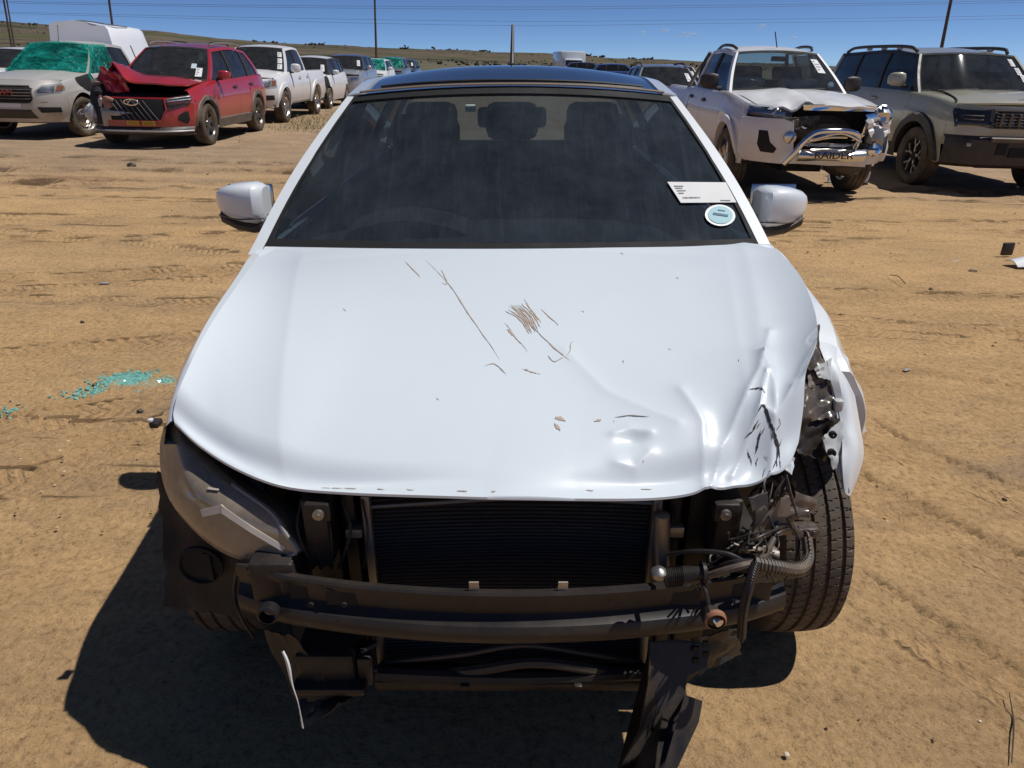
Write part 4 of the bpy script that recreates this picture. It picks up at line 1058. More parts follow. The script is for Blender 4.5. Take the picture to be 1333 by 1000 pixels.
for r, mt, nm, l in ((1.22, plastic('clear_holder', (.1, .15, .17), .3, 0), 'disc_holder', .0025), (1, plastic('pale_blue_paper', (.33, .55, .6), .6, 0), 'licence_disc', .004)):
    b = MB(); b.ring([cd+wn*l+r*(e1*math.cos(a)+e2*math.sin(a)) for a in np.linspace(0, 2*math.pi, 28, endpoint=False)], 0, .001, 2); obj(nm, b, mt, pr_, 0)
m_bink = plastic('blue_ink', (.12, .22, .26), .8, 0)
for s0, q0, q1 in ((.61, -.12, .12), (.3, .45, .53)): b = MB(); b.grid(np.array([[cd+wn*.0055+e1*s+e2*q for s in np.linspace(-s0, s0, 5)] for q in (q0, q1)])); obj('print', b, m_bink, pr_, 0)
b = MB(); q_ = ws_px(612, 140); b.box(q_+np.array((0, .02, -.003)), (.035, .02, .022), bev=.004); obj('toll_tag', b, plastic('pale_tag', (.5, .62, .58), .5, 0), pr_)

# ---- front structure laid bare by the missing bumper
b = MB()                                            # condenser fins
z = .215
while z < .672:
    b.tube([(x, 1.203+.003*math.sin(z*40)+.004*float(vnoise(x*6, z*9, 1, 3)), z+.010*(1-(x/.29)**2)+.004*float(vnoise(x*5, z*30, 1, 5))) for x in np.linspace(-.287, .287, 15)], .0026, 4); z += .0088
b.box((0, 1.225, .445), (.57, .02, .47), m=1)
tag(pobj('condenser', b, [plastic('fin_metal', (.022, .023, .026), .5, .03, 0), m_dark]), kind='stuff')
b = MB()
for x in (-.293, .292): b.box((x, 1.205, .445), (.018, .03, .48), bev=.004)
b.tube([at(480, 660, 1.2), at(560, 655, 1.19), at(666, 649, 1.19), at(760, 650, 1.19), at(850, 655, 1.2)], .004, 6, sm=20)
b.box(at(462, 690, 1.2), (.035, .03, .022), bev=.004)
pobj('condenser_tank', b, plastic('dull_alloy', (.2, .2, .2), .5, .15, .6))
b = MB(); b.tube([at(861, 672, 1.16), at(861, 790, 1.16)], .0165, 16); b.lathe([(0, .0165), (.004, .0165), (.008, .012), (.009, .001)], 16, at(861, 672, 1.16), 'z'); b.box(at(880, 690, 1.17), (.03, .02, .025), bev=.004)
pobj('receiver_drier', b, plastic('drier_alloy', (.33, .32, .3), .45, .2, .75))
b = MB(); b.box((0, 1.33, .695), (1.1, .05, .05), bev=.01); b.box((0, 1.42, .45), (1.15, .04, .55))
for x in (-.40, .40): b.box((x, 1.26, .50), (.07, .06, .5), bev=.01)
for x in (-.335, .335): b.box((x, 1.24, .48), (.028, .05, .44), bev=.006)
pobj('front_panel', b, m_bplast)
for px, py in ((414, 665), (945, 665)):                 # crash cans with bolts
    b = MB(); b.box(at(px, py+28, 1.16)+np.array((0, .03, 0)), (.05, .08, .16), bev=.008); b.box(at(px, py, 1.145), (.048, .02, .04), bev=.004); p = pobj('support_post', b, m_bplast)
    b = MB(); c_ = at(px, py+6, 1.13); b.lathe([(.012, .011), (-.002, .011), (-.003, .006), (-.007, .006), (-.007, .001)], 14, c_, 'y'); pobj('bolt', b, m_steel, p)
# bumper beam: hat section swept along a shallow bow
prof = [(.018, .570), (.004, .572), (.0, .568), (.0, .556), (.007, .551), (.008, .520), (.0, .512), (-.012, .505), (-.018, .494), (-.019, .480), (-.013, .466), (.0, .460), (.05, .462)]
rows = []
for x in np.linspace(-.552, .552, 45):
    y0 = 1.035+.30*x*x+.25*max(0, abs(x)-.45)**1.3; dz = -.035*abs(x)**2; e = sstep(.40, .55, abs(x))
    rows.append([(x, y0+a, zz+dz+(.012*e*math.sin(x*60) if i in (2, 3) else 0)+.014*e*(zz > .55)*(vnoise(x, 0, 22, 3))*2) for i, (a, zz) in enumerate(prof)])
b = MB(); b.solid(np.array(rows), .004); beam = pobj('bumper_beam', b, m_beam, None, 28)
def beam_y(x): return 1.035+.30*x*x+.25*max(0, abs(x)-.45)**1.3
for px0, px1, py in ((425, 468, 792), (873, 912, 790), (372, 396, 788), (960, 985, 785)):
    x0, x1 = at(px0, py, beam_y(-.3))[0], at(px1, py, beam_y(-.3))[0]; xm_ = (x0+x1)/2; b = MB(); b.box((xm_, beam_y(xm_)+.0065, .538-.03*abs(xm_)**2.2), (x1-x0, .008, .036)); pobj('beam_opening', b, m_dark, beam)
b = MB(); c_ = at(352, 793, 1.075)
b.lathe([(0, .02), (-.02, .02), (-.022, .016), (0, .014)], 20, c_, 'y'); pobj('tow_socket', b, m_beam, beam)
m_tab = plastic('galvanised_tab', (.5, .46, .38), .45, .2, .5)
for px in (617, 733): b = MB(); b.box(at(px, 764, 1.05), (.018, .004, .022)); b.box(at(px, 771, 1.06), (.018, .03, .003)); pobj('clip_tab', b, m_tab, beam)
b = MB()
for px in (405, 448, 545, 790): c_ = at(px, 787 if px < 500 else 780, beam_y(-.2)+.008); b.lathe([(0, .006), (-.003, .005), (-.003, .001)], 10, c_, 'y')
pobj('bolt', b, m_dark, beam)
for sg in (-1, 1):                                      # longitudinal rails behind the beam
    b = MB(); b.box((sg*.47, 1.38, .53), (.09, .55, .11), bev=.01); pobj('chassis_rail', b, m_bplast)
# lower crossmember and ducts
b = MB(); b.tube([(-.33, 1.14, .268), (0, 1.125, .268), (.30, 1.14, .268)], .016, 8, sm=14); b.box((0, 1.16, .235), (.6, .06, .03), bev=.008)
for x in (-.1, .14): b.box((x, 1.108, .262), (.018, .012, .012), bev=.003)
pobj('lower_crossmember', b, m_bplast)
b = MB(); b.tube([at(500, 862, 1.16), at(600, 852, 1.15), at(680, 840, 1.14), at(760, 850, 1.15), at(832, 862, 1.16)], .006, 8, sm=24); b.tube([at(500, 885, 1.16), at(620, 872, 1.13), at(700, 862, 1.12), at(800, 876, 1.14)], .012, 8, sm=24); pobj('coolant_pipe', b, plastic('dusty_pipe', (.02, .02, .02), .55, .05))
b = MB()
b.box(at(425, 868, 1.1)+np.array((0, .05, 0)), (.125, .13, .085), bev=.014); b.box(at(430, 893, 1.08)+np.array((0, .05, 0)), (.15, .14, .02), bev=.005); b.box(at(478, 862, 1.12), (.03, .06, .075), bev=.006)
pobj('air_duct', b, m_bplast)
b = MB(); b.tube([at(470, 848, 1.1), at(490, 838, 1.12)], .006, 6); b.tube([at(470, 880, 1.1), at(490, 872, 1.12)], .006, 6); pobj('duct_bracket', b, m_beam)

def crumple(p4, n=10, m_=10, amp=.01, seed=1, mat=None, name='torn_plastic', th=.003, par=None, sc=6):
    a, b_, c_, d = [np.array(q, float) for q in p4]; g = []
    nn = np.cross(b_-a, d-a); nn /= np.linalg.norm(nn)+1e-9
    for i in np.linspace(0, 1, m_):
        row = []
        for j in np.linspace(0, 1, n):
            p = (a*(1-j)+b_*j)*(1-i)+(d*(1-j)+c_*j)*i
            k = float(vnoise(j*sc, i*sc, 1, seed)+.5*vnoise(j*sc*2.3, i*sc*2.3, 1, seed+3)); edge = .6 if (j in (0, 1) or i in (0, 1)) else 1
            e2 = float(vnoise(j*9, i*9, 1, seed+8))
            row.append(p+nn*amp*2*k*edge+nn*amp*.8*abs(((j*1.7+i*2.3) % 1)-.5)+(b_-a)*.09*e2*(j in (0, 1))+(d-a)*.09*e2*(i in (0, 1)))
        g.append(row)
    b = MB(); b.solid(np.array(g), th); return pobj(name, b, mat or m_bplast, par, 25)
# torn undertray and liners
b = MB(); ol = [(845, 836), (880, 832), (925, 838), (918, 868), (893, 880), (890, 904), (913, 912), (908, 940), (893, 972), (878, 1004), (850, 1040), (790, 1060), (800, 1010), (832, 950), (842, 890)]
b.ring([at(x, y, 1.10-.0009*(y-836)+.05*math.sin(x*.05)) for x, y in ol], .02, .004, 4); pobj('torn_undertray', b, m_bplast)
crumple([at(900, 832, 1.12), at(968, 815, 1.2), at(962, 850, 1.22), at(908, 880, 1.12)], 10, 8, .008, 31, name='torn_undertray')
for k, (px, py) in enumerate(((918, 838), (918, 852), (906, 845), (906, 860))):
    b = MB(); b.box(at(px, py, 1.1), (.012, .004, .014)); pobj('vent_slot', b, m_dark)
b = MB(); b.box(at(873, 855, 1.085), (.022, .006, .042), bev=.003); pobj('undertray_slot', b, m_dark)
crumple([at(345, 820, 1.14), at(385, 826, 1.1), at(440, 905, 1.08), at(398, 945, 1.06)], 8, 10, .006, 14, name='torn_undertray')
crumple([at(385, 895, 1.10), at(470, 900, 1.10), at(445, 918, 1.04), at(395, 948, 1.04)], 8, 8, .005, 15, name='torn_undertray')
b = MB(); b.tube([at(368, 848, 1.05), at(374, 862, 1.04), at(380, 890, 1.03), at(388, 915, 1.02), at(394, 947, 1.02)], [.006, .0075, .003, .002, .004], 6, sm=20, flat=.5); pobj('white_paint_sliver', b, m_white)
crumple([at(206, 610, 1.36), at(330, 715, 1.20), at(335, 805, 1.25), at(216, 790, 1.30)], 12, 12, .012, 17, name='wheel_arch_liner', mat=plastic('liner_felt', (.012, .012, .012), .9, .04))
b = MB(); c_ = at(262, 735, 1.24); b.lathe([(0, .05), (-.008, .05), (-.010, .044), (-.002, .04), (-.002, .001)], 24, c_, 'y'); b.box(c_+np.array((.02, -.006, 0)), (.012, .008, .07)); pobj('fog_lamp_mount', b, m_dark)
b = MB(); b.tube([at(310, 735, 1.15), at(305, 770, 1.15), at(312, 800, 1.13), at(330, 830, 1.15)], .004, 6, sm=14); pobj('cable', b, m_bplast)

# ---- head lamp on the left
rim = [(213, 556, 1.40), (226, 551, 1.36), (240, 572, 1.32), (270, 602, 1.27), (305, 632, 1.22), (338, 655, 1.185), (358, 672, 1.165), (372, 695, 1.145), (386, 716, 1.135), (378, 723, 1.135), (350, 727, 1.145), (318, 729, 1.16), (292, 721, 1.185), (262, 700, 1.215), (235, 672, 1.255), (218, 645, 1.29), (209, 612, 1.34), (208, 580, 1.375)]
RB = np.array([at(*q) for q in rim]); kB = curve(list(RB)+[RB[0]], 73)[:-1]; hn = np.array((-.40, -.78, .42)); hn /= np.linalg.norm(hn)
_c = kB.mean(0); Rg = np.array([_c+(kB-_c)*(1-i/10) for i in range(10)])
for _ in range(60):
    Rn = Rg.copy(); nx_ = np.concatenate([Rg[2:], np.broadcast_to(Rg[-1].mean(0), Rg[-1:].shape)]); Rn[1:] = .25*(Rg[:-1]+nx_+np.roll(Rg[1:], 1, 1)+np.roll(Rg[1:], -1, 1)); Rg = Rn
Rg = Rg+hn*(.045*(1-(1-np.arange(10)/10)**2))[:, None, None]
b = MB(); b.grid(np.concatenate([(kB-hn*.012)[None], Rg]), wrap=True); _n = len(b.v); b.add([Rg[-1].mean(0)+hn*.0005], []); b.f += [(_n-72+j, _n-72+(j+1) % 72, _n) for j in range(72)]; b.m += [0]*72
lens_v = Rg.reshape(-1, 3)
m_hl = glass('smoked_lens', (.22, .21, .2), .5, 0, .09, 1.95, (.52, .43, .32)); lamp = pobj('head_lamp', b, m_hl, None, 60)
b = MB(); b.ring(kB-hn*.014, -.02, .05, 6, nrm=hn); pobj('lamp_housing', b, plastic('lamp_inner', (.05, .05, .05), .4, .1), lamp)
_lv = np.array(lens_v); _ld = _lv[:, 1]*math.cos(PITCH)+(CAM_H-_lv[:, 2])*math.sin(PITCH)
_lx = 666.5+FPX*_lv[:, 0]/_ld; _ly = 500+FPX*((CAM_H-_lv[:, 2])*math.cos(PITCH)-_lv[:, 1]*math.sin(PITCH))/_ld
def lens(px, py, off=.0):
    "point on the domed lens nearest to a given line of sight"
    d = (_lx-px)**2+(_ly-py)**2; k = np.argsort(d)[:4]; w = 1/(d[k]+4); Y = float((_lv[k, 1]*w).sum()/w.sum()); return at(px, py, Y)+hn*off
b = MB()
pts = [[(262, 664), (265, 673)], [(289, 657), (289, 668)], [(294, 661), (291, 669)], [(330, 686), (327, 693)], [(373, 712), (369, 718)]]
b.solid(np.array([[lens(*q, .003) for q in r] for r in pts]), .003); pobj('light_strip', b, plastic('drl_white', (.62, .58, .52), .35, .1), lamp)
b = MB(); b.solid(np.array([[lens(273, 634, .003), lens(287, 637, .003)], [lens(272, 637, .003), lens(286, 639, .003)]]), .002); pobj('light_strip', b, plastic('drl_white2', (.5, .46, .4), .35, .1), lamp)
b = MB(); b.tube([kB[i] for i in list(range(18, 42))], .0045, 6); pobj('lens_edge', b, plastic('scratched_edge', (.23, .24, .25), .35, .1), lamp)
crumple([at(232, 556, 1.38), at(330, 618, 1.26), at(385, 690, 1.18), at(345, 655, 1.22)], 12, 6, .006, 41, name='lamp_shroud')
b = MB(); b.box(at(203, 551, 1.42), (.02, .03, .014), bev=.004); p = pobj('broken_clip', b, m_bplast); b = MB(); b.box(at(196, 547, 1.41), (.010, .012, .007), bev=.002); pobj('clip_tip', b, m_white, p)

# ---- smashed corner on the right
b = MB()
fl = [(1062, 448, 1.50), (1082, 452, 1.52), (1102, 468, 1.50), (1110, 515, 1.44), (1121, 585, 1.37), (1117, 612, 1.345), (1104, 648, 1.31), (1097, 632, 1.315), (1090, 600, 1.33), (1104, 570, 1.36), (1098, 520, 1.42), (1085, 485, 1.46)]
g = np.array([[at(1062, 445, 1.52), at(1082, 450, 1.53), at(1102, 467, 1.54)], [at(1080, 490, 1.46), at(1095, 495, 1.45), at(1110, 512, 1.47)], [at(1092, 540, 1.41), at(1106, 550, 1.40), at(1119, 565, 1.42)],
              [at(1096, 575, 1.37), at(1111, 580, 1.36), at(1122, 590, 1.39)], [at(1095, 605, 1.33), at(1107, 612, 1.33), at(1117, 613, 1.36)], [at(1098, 640, 1.31), at(1103, 645, 1.31), at(1107, 640, 1.33)]])
gi = np.stack([curve(g[:, j], 24) for j in range(3)], 1); gi = np.stack([curve(gi[i], 9) for i in range(24)]); b.solid(gi, .004); tf = pobj('torn_fender_edge', b, m_white, None, 30)
m_primer = paint('pale_inner_paint', (.5, .52, .52), 0, .4, .1, .6, 0)
crumple([at(1070, 570, 1.36), at(1096, 545, 1.40), at(1106, 590, 1.36), at(1085, 612, 1.33)], 16, 16, .005, 52, m_primer, 'fender_bracket', .003, None, 2.5)
crumple([at(1085, 600, 1.34), at(1102, 585, 1.36), at(1106, 640, 1.31), at(1097, 640, 1.31)], 8, 12, .004, 53, m_primer, 'fender_bracket', .003)
for px, py, r in ((1084, 566, .008), (1082, 590, .010)):
    b = MB(); b.lathe([(.004, r), (-.004, r), (-.0045, r*.6), (-.0045, .001)], 14, at(px, py, 1.345), 'y'); pobj('bracket_hole', b, m_dark)
b = MB(); b.solid(np.array([[at(1075, 470, 1.47), at(1081, 466, 1.49)], [at(1083, 510, 1.44), at(1090, 508, 1.46)], [at(1090, 555, 1.39), at(1098, 552, 1.41)]]), .003); b.box(at(1090, 528, 1.42), (.02, .02, .03), bev=.004); pobj('fender_flange', b, m_primer)
m_gloss = plastic('gloss_black_plastic', (.03, .03, .033), .25, .1, 0, 16)
crumple([at(1042, 420, 1.52), at(1066, 425, 1.54), at(1074, 485, 1.46), at(1046, 478, 1.44)], 18, 18, .009, 61, m_gloss, 'broken_lamp_piece', .002, None, 2.6)
crumple([at(1046, 495, 1.44), at(1086, 505, 1.45), at(1090, 545, 1.40), at(1043, 550, 1.36)], 18, 18, .010, 62, m_gloss, 'broken_lamp_piece', .002, None, 2.4)
crumple([at(1042, 545, 1.36), at(1092, 545, 1.40), at(1075, 600, 1.36), at(1040, 590, 1.32)], 18, 18, .014, 63, m_bplast, 'broken_lamp_piece', .002, None, 2.2)
crumple([at(1050, 470, 1.47), at(1072, 466, 1.48), at(1076, 505, 1.46), at(1052, 505, 1.43)], 12, 12, .006, 64, m_trim, 'broken_lamp_piece', .002, None, 2.5)
crumple([at(1020, 590, 1.22), at(1034, 596, 1.22), at(1030, 618, 1.2), at(1018, 610, 1.2)], 5, 5, .004, 65, m_hoodw, 'paint_flake')
crumple([at(1060, 480, 1.45), at(1076, 470, 1.47), at(1080, 495, 1.45), at(1066, 492, 1.44)], 6, 6, .004, 66, m_primer, 'paint_flake')
for k in range(16):                                     # shredded plastic hanging below the corner
    x0, y0 = random.uniform(990, 1030), random.uniform(612, 640); x1, y1 = x0-random.uniform(-25, 35), y0+random.uniform(20, 60); Yd = random.uniform(1.14, 1.24)
    b = MB(); b.tube([at(x0, y0, Yd), at((x0+x1)/2+random.uniform(-8, 8), (y0+y1)/2, Yd-.02), at(x1, y1, Yd-.01)], [.003, .006, .002], 5, sm=8, flat=.35); pobj('plastic_shred', b, random.choice([m_bplast, m_gloss, m_trim]))
m_gplate = plastic('grey_module', (.13, .13, .13), .45, .25, .2)
crumple([at(982, 655, 1.14), at(1026, 645, 1.16), at(1030, 695, 1.15), at(978, 700, 1.13)], 12, 12, .003, 71, m_gplate, 'lamp_module', .008, None, 2.5)
crumple([at(975, 648, 1.12), at(998, 640, 1.12), at(1000, 655, 1.11), at(978, 664, 1.11)], 6, 6, .001, 72, m_gloss, 'connector', .012, None, 2)
crumple([at(1035, 640, 1.2), at(1062, 650, 1.22), at(1058, 668, 1.22), at(1030, 660, 1.2)], 10, 8, .003, 73, m_gplate, 'lamp_module', .004, None, 2.5)
b = MB(); c_ = at(1024, 668, 1.16); b.lathe([(-.03, .013), (.02, .013), (.024, .010), (.04, .010), (.041, .001)], 16, c_, 'x'); b.box(at(1048, 690, 1.17), (.045, .03, .025), bev=.006); b.tube([at(1025, 672, 1.15), at(1034, 690, 1.15), at(1048, 700, 1.16)], .008, 8, sm=10); pobj('level_motor', b, [m_gloss])
b = MB()
for k in range(6): b.box(at(1032+k*5.5, 693+(k % 2)*2, 1.155), (.006, .004, .012))
tag(pobj('connector_teeth', b, m_trim), kind='stuff')
crumple([at(952, 705, 1.10), at(975, 720, 1.07), at(1008, 712, 1.10), at(1015, 728, 1.06)], 12, 8, .004, 75, m_gplate, 'lamp_bracket', .004)
crumple([at(985, 735, 1.08), at(1040, 735, 1.14), at(1048, 748, 1.16), at(980, 760, 1.07)], 10, 6, .003, 76, m_beam, 'beam_end', .004)
_cr = random.Random(5)
def cable(pts, r, mat, name='cable', ribs=0):
    b = MB(); P = [at(*q) for q in pts]; b.tube(P, r, 8, sm=28)
    if ribs:
        for p in curve(P, ribs): b.lathe([(-.0022, r*.95), (-.0012, r*1.22), (.0012, r*1.22), (.0022, r*.95)], 8, p, 'x')
    pobj(name, b, mat)
cable([(868, 722, 1.08), (905, 718, 1.04), (945, 721, 1.02), (972, 733, 1.01)], .0048, m_bplast)
cable([(985, 733, 1.0), (1010, 738, 1.0), (1038, 741, 1.03), (1052, 728, 1.07), (1050, 700, 1.1)], .0105, m_corr, 'corrugated_hose', 26)
cable([(902, 757, 1.03), (930, 747, 1.0), (960, 738, .99), (990, 731, 1.0)], .0065, m_corr)
cable([(925, 742, 1.03), (955, 732, 1.0), (985, 731, 1.0)], .005, m_bplast)
cable([(984, 733, .99), (976, 760, .97), (968, 792, .96), (965, 829, .97)], .0085, m_bplast, 'corrugated_hose', 30)
cable([(914, 757, 1.01), (919, 772, .985), (924, 795, .97)], .0038, m_bplast)
cable([(985, 735, 1.0), (1000, 715, 1.08), (1010, 690, 1.13), (1006, 650, 1.17)], .006, m_corr)
for k in range(11):
    x0, y0 = _cr.uniform(985, 1045), _cr.uniform(630, 690); x2, y2 = _cr.uniform(930, 1045), _cr.uniform(690, 760)
    cable([(x0, y0, _cr.uniform(1.13, 1.2)), ((x0+x2)/2+_cr.uniform(-22, 22), (y0+y2)/2+_cr.uniform(-12, 20), _cr.uniform(1.08, 1.14)), (x2+_cr.uniform(-12, 12), (y0+2*y2)/3+10, _cr.uniform(1.04, 1.1)), (x2, y2, _cr.uniform(1.03, 1.1))], _cr.uniform(.0016, .003), m_bplast)
for k in range(5):
    x0 = _cr.uniform(385, 475); cable([(x0, 650, 1.19), (x0+_cr.uniform(-15, 20), 690, 1.16), (x0+_cr.uniform(-20, 25), 740, 1.15)], _cr.uniform(.002, .004), m_bplast)
b = MB(); P0, P1 = at(866, 752, 1.03), at(915, 746, 1.02); b.tube([P0, P0+(P1-P0)*.6, P1], [.0175, .0165, .014], 16)
for k in range(9): p = P0+(P1-P0)*(.03+.05*k); b.lathe([(-.001, .017), (0, .0195), (.0015, .017)], 16, p, 'x')
b.lathe([(-.004, .014), (-.003, .022), (.003, .022), (.004, .014)], 14, P1, 'x'); pump = pobj('washer_pump', b, m_bplast)
b = MB(); b.lathe([(-.012, .008), (-.006, .015), (.004, .015), (.01, .009), (.012, .001)], 14, at(858, 746, 1.03), 'z'); pobj('pump_fitting', b, m_steel, pump)
b = MB(); b.box(at(925, 801, .965), (.028, .03, .028), bev=.006, rot=Matrix.Rotation(.5, 3, 'Y')); bc = pobj('bulb_socket', b, m_bplast)
b = MB(); b.lathe([(-.008, .016), (-.005, .019), (.003, .019), (.006, .013)], 18, at(931, 806, .955), 'y'); pobj('seal_ring', b, plastic('orange_seal', (.28, .1, .05), .6, .15), bc)
b = MB(); b.tube([at(932, 806, .955), at(937, 812, .945)], [.010, .008], 12); pobj('bulb', b, m_chrome, bc)
# ------------------------------------------------------------------ the other vehicles in the yard
ROLL = math.atan(.0215)
def place(x, y): return (x, y, float(gz(x, y))-.005)
ROW1, ROW2 = 'wrecked vehicles parked in the left row', 'wrecked vehicles parked in the right row'
m_teal = None
def film(name, col, alpha):
    m, t, b, o = nodes(name); co = objco(t); t.nodes.remove(b)
    tr = t.nodes.new('ShaderNodeBsdfTransparent'); tr.inputs[0].default_value = (.25, .75, .62, 1)
    pb = t.nodes.new('ShaderNodeBsdfPrincipled'); pb.inputs['Base Color'].default_value = (*col, 1); pb.inputs['Roughness'].default_value = .22
    mx = t.nodes.new('ShaderNodeMixShader')
    n = ramp(t, noise(t, 2.2, 5, .6, objco(t, (1, 2, 1.5)), .8), [(.38, (alpha*.35,)*3), (.52, (alpha,)*3), (.66, (min(1, alpha*1.5),)*3)])
    t.links.new(n, mx.inputs[0]); t.links.new(tr.outputs[0], mx.inputs[1]); t.links.new(pb.outputs[0], mx.inputs[2]); t.links.new(mx.outputs[0], o.inputs[0])
    bump(t, noise(t, 3.5, 4, .5, objco(t, (1, 2, 2)), 1.), 1, .12, pb); return m
m_teal = film('green_plastic_film', (.015, .34, .27), .5)

# ---- pale pickup wrapped in green film, with a white canopy
def gwm_fender(x, y, z):
    s = math.exp(-((y+1.15)/.35)**2)*math.exp(-((z-.98)/.18)**2); return (x-.09*s+.03*s*float(vnoise(y, z, 8, 3)), y, z+.02*s)
g1 = make_car(dict(name='pickup_truck', label='pale silver pickup with green plastic film over its windscreen and a white canopy', cat='pickup', group=ROW1,
    loc=place(-8.95, 15.85), rot=(0, ROLL, 0), paint=m_silver, yf=-2.38, yr=2.65, a1=-1.5, a2=1.55, R=.355, AR=.43, sill=.34, fd=.42, rd=.1, tw=.22,
    belt=[(-1.96, .97), (-1.2, 1.06), (-.95, 1.09), (0, 1.08), (.9, 1.06), (1.0, 1.0), (2.65, 1.0)], xb=[(-1.96, .80), (-1.3, .84), (-.9, .82), (1, .82), (2.65, .80)], xm=[(-1.96, .86), (-1.5, .915), (0, .90), (2.65, .88)],
    panels=[('fender', -1.96, -.95), ('door', -.95, .12), ('door', .12, .98), ('bed_side', 1.0, 2.55)], dfm={('fender', 1): gwm_fender},
    rake=[(.3, .10), (.5, 0), (.75, .0), (1.0, .16)], cowl=(-1.02, -.93, 1.12), front_z=(.30, 1.0), hood_zf=.99, hood_crown=.05,
    cab=dict(A0=-.98, A1=-.32, B=.12, C=None, D0=.98, D1=.82, zr=[(-.32, 1.60), (.3, 1.63), (.82, 1.60)], xr=[(-.32, .58), (.3, .62), (.82, .61)], dw=.1), crown=.05,
    bed=(1.0, 2.6, .72), rim='steel', rim_mat=metal('steel_wheel', (.55, .55, .54), .35, .15), rim_dark=m_dark, rr=.24, steer=-14, camber=0, mirror=None))
on_front(g1, 'grille', [(-.46, .69), (-.42, .64), (.42, .64), (.46, .69), (.46, .86), (.40, .90), (-.40, .90), (-.46, .86)], m_dark, .006, .02)
bars_on_front(g1, 'grille_bar', [((-.44, .70+.048*k), (.44, .70+.048*k)) for k in range(4)], .011, m_trim, .016)
bars_on_front(g1, 'grille_frame', [((-.47, .69), (-.46, .87)), ((.47, .69), (.46, .87)), ((-.41, .91), (.41, .91)), ((-.41, .63), (.41, .63))], .012, m_trim, .012)
b = text_mb('GWM', .13, .008); q = g1['front'](0, .79); b.shift((q[0], q[1]-.03, q[2])); obj('badge', b, plastic('red_badge', (.3, .02, .02), .4, .05), g1['root'])
for l in on_front(g1, 'head_lamp', [(.50, .82), (.54, .78), (.80, .80), (.86, .88), (.80, .945), (.58, .91)], m_lens, .012, .03, .01, mirror=True): pass
on_front(g1, 'lamp_reflector', [(.53, .83), (.56, .80), (.74, .81), (.74, .91), (.59, .89)], m_refl, .008, .02, mirror=True)
on_front(g1, 'indicator', [(.75, .82), (.82, .84), (.83, .91), (.76, .915)], m_amber, .009, .02, mirror=True)
on_front(g1, 'fog_recess', [(.54, .47), (.78, .47), (.78, .555), (.50, .565)], m_dark, .005, .02, mirror=True)
on_front(g1, 'lower_grille', [(-.46, .37), (.46, .37), (.40, .52), (-.40, .52)], m_blackp, .006, .02)
on_front(g1, 'number_plate', [(-.26, .555), (.26, .555), (.26, .635), (-.26, .635)], m_paper, .012, .01)
on_front(g1, 'scuff', [(.57, .645), (.66, .65), (.66, .67), (.57, .67)], m_scr, .003, .002)
w = MB(); 
g = np.array([[g1['wsp'](u, v)+np.array((0, -.03-.02*float(vnoise(u*3, v*3, 2, 5)), .02+.02*float(vnoise(u*4, v*5, 2, 6)))) for u in np.linspace(-1.08, 1.08, 40)] for v in np.linspace(-.02, 1.05, 24)]); w.grid(g); obj('green_film', w, m_teal, g1['root'])
w = MB(); g = np.array([[(g1['gl_side'](y, 1.07+.55*v)+.03+.03*float(vnoise(y*3, v*3, 2, 7)), y+.02*float(vnoise(v*4, y, 2, 8)), 1.06+.56*v-.18*(1-v)*sstep(-.7, -.1, y)*0) for y in np.linspace(max(-.98+.66*v, -.98)-.05, .10, 20)] for v in np.linspace(-.15, 1, 18)]); w.grid(g, flip=True); obj('green_film', w, m_teal, g1['root'])
# canopy: dented white fibreglass shell
def canopy(G, y0, y1, z0, z1, w0, w1, mat, lean=0, seed=1, dent_=.06):
    rows = []
    for t in np.linspace(0, 1, 14):
        y = y0+(y1-y0)*t; e = 1-.10*(abs(2*t-1)**8); row = []
        for a in np.linspace(0, 1, 29):
            s = -1+2*a
            if abs(s) > .62: q_ = (abs(s)-.62)/.38; x = w1+(w0-w1)*q_; z = z1-(z1-z0)*q_
            else: x = w1*abs(s)/.62; z = z1+.05*(1-(s/.62)**2)
            x = math.copysign(x, s); n = float(vnoise(x*1.4, y*1.4, 1, seed)); z_ = (z-z0)/(z1-z0)
            row.append((x*e+lean*z_+dent_*n*z_, y+dent_*n+(.28*(1-t)*z_ if True else 0), z+dent_*1.2*n*z_*(e)))
        rows.append(row)
    b = MB(); b.solid(np.array(rows), .02); c_ = obj('canopy', b, mat, G['root'], 40)
    for k, e in ((0, rows[0]), (1, rows[-1])):
        b = MB(); b.ring(np.array(e), 0, .01, 3); obj('canopy_end', b, mat, c_)
    return c_
cp = canopy(g1, .90, 2.7, 1.0, 2.0, .82, .72, paint('canopy_white', (.78, .79, .82), 0, .45, .03, .5, 0), -.16, 4, .10)
cp.location.x = -.24
b = MB(); b.tube([(.76, .95, 1.62), (.80, 1.05, 1.3), (.84, 1.15, 1.04)], .012, 6); obj('canopy_seal', b, m_trim, g1['root'])
b = MB(); b.tube([(-1.0, 1.22, 2.01), (-.38, 1.22, 2.08), (.2, 1.22, 2.03), (.3, 1.9, 2.0)], .012, 6, sm=20); obj('canopy_rail', b, m_trim, g1['root'])
b = MB(); b.tube([(-.05, -.28, 1.64), (-.03, -.22, 1.95)], .006, 5); obj('aerial', b, m_blackp, g1['root'])

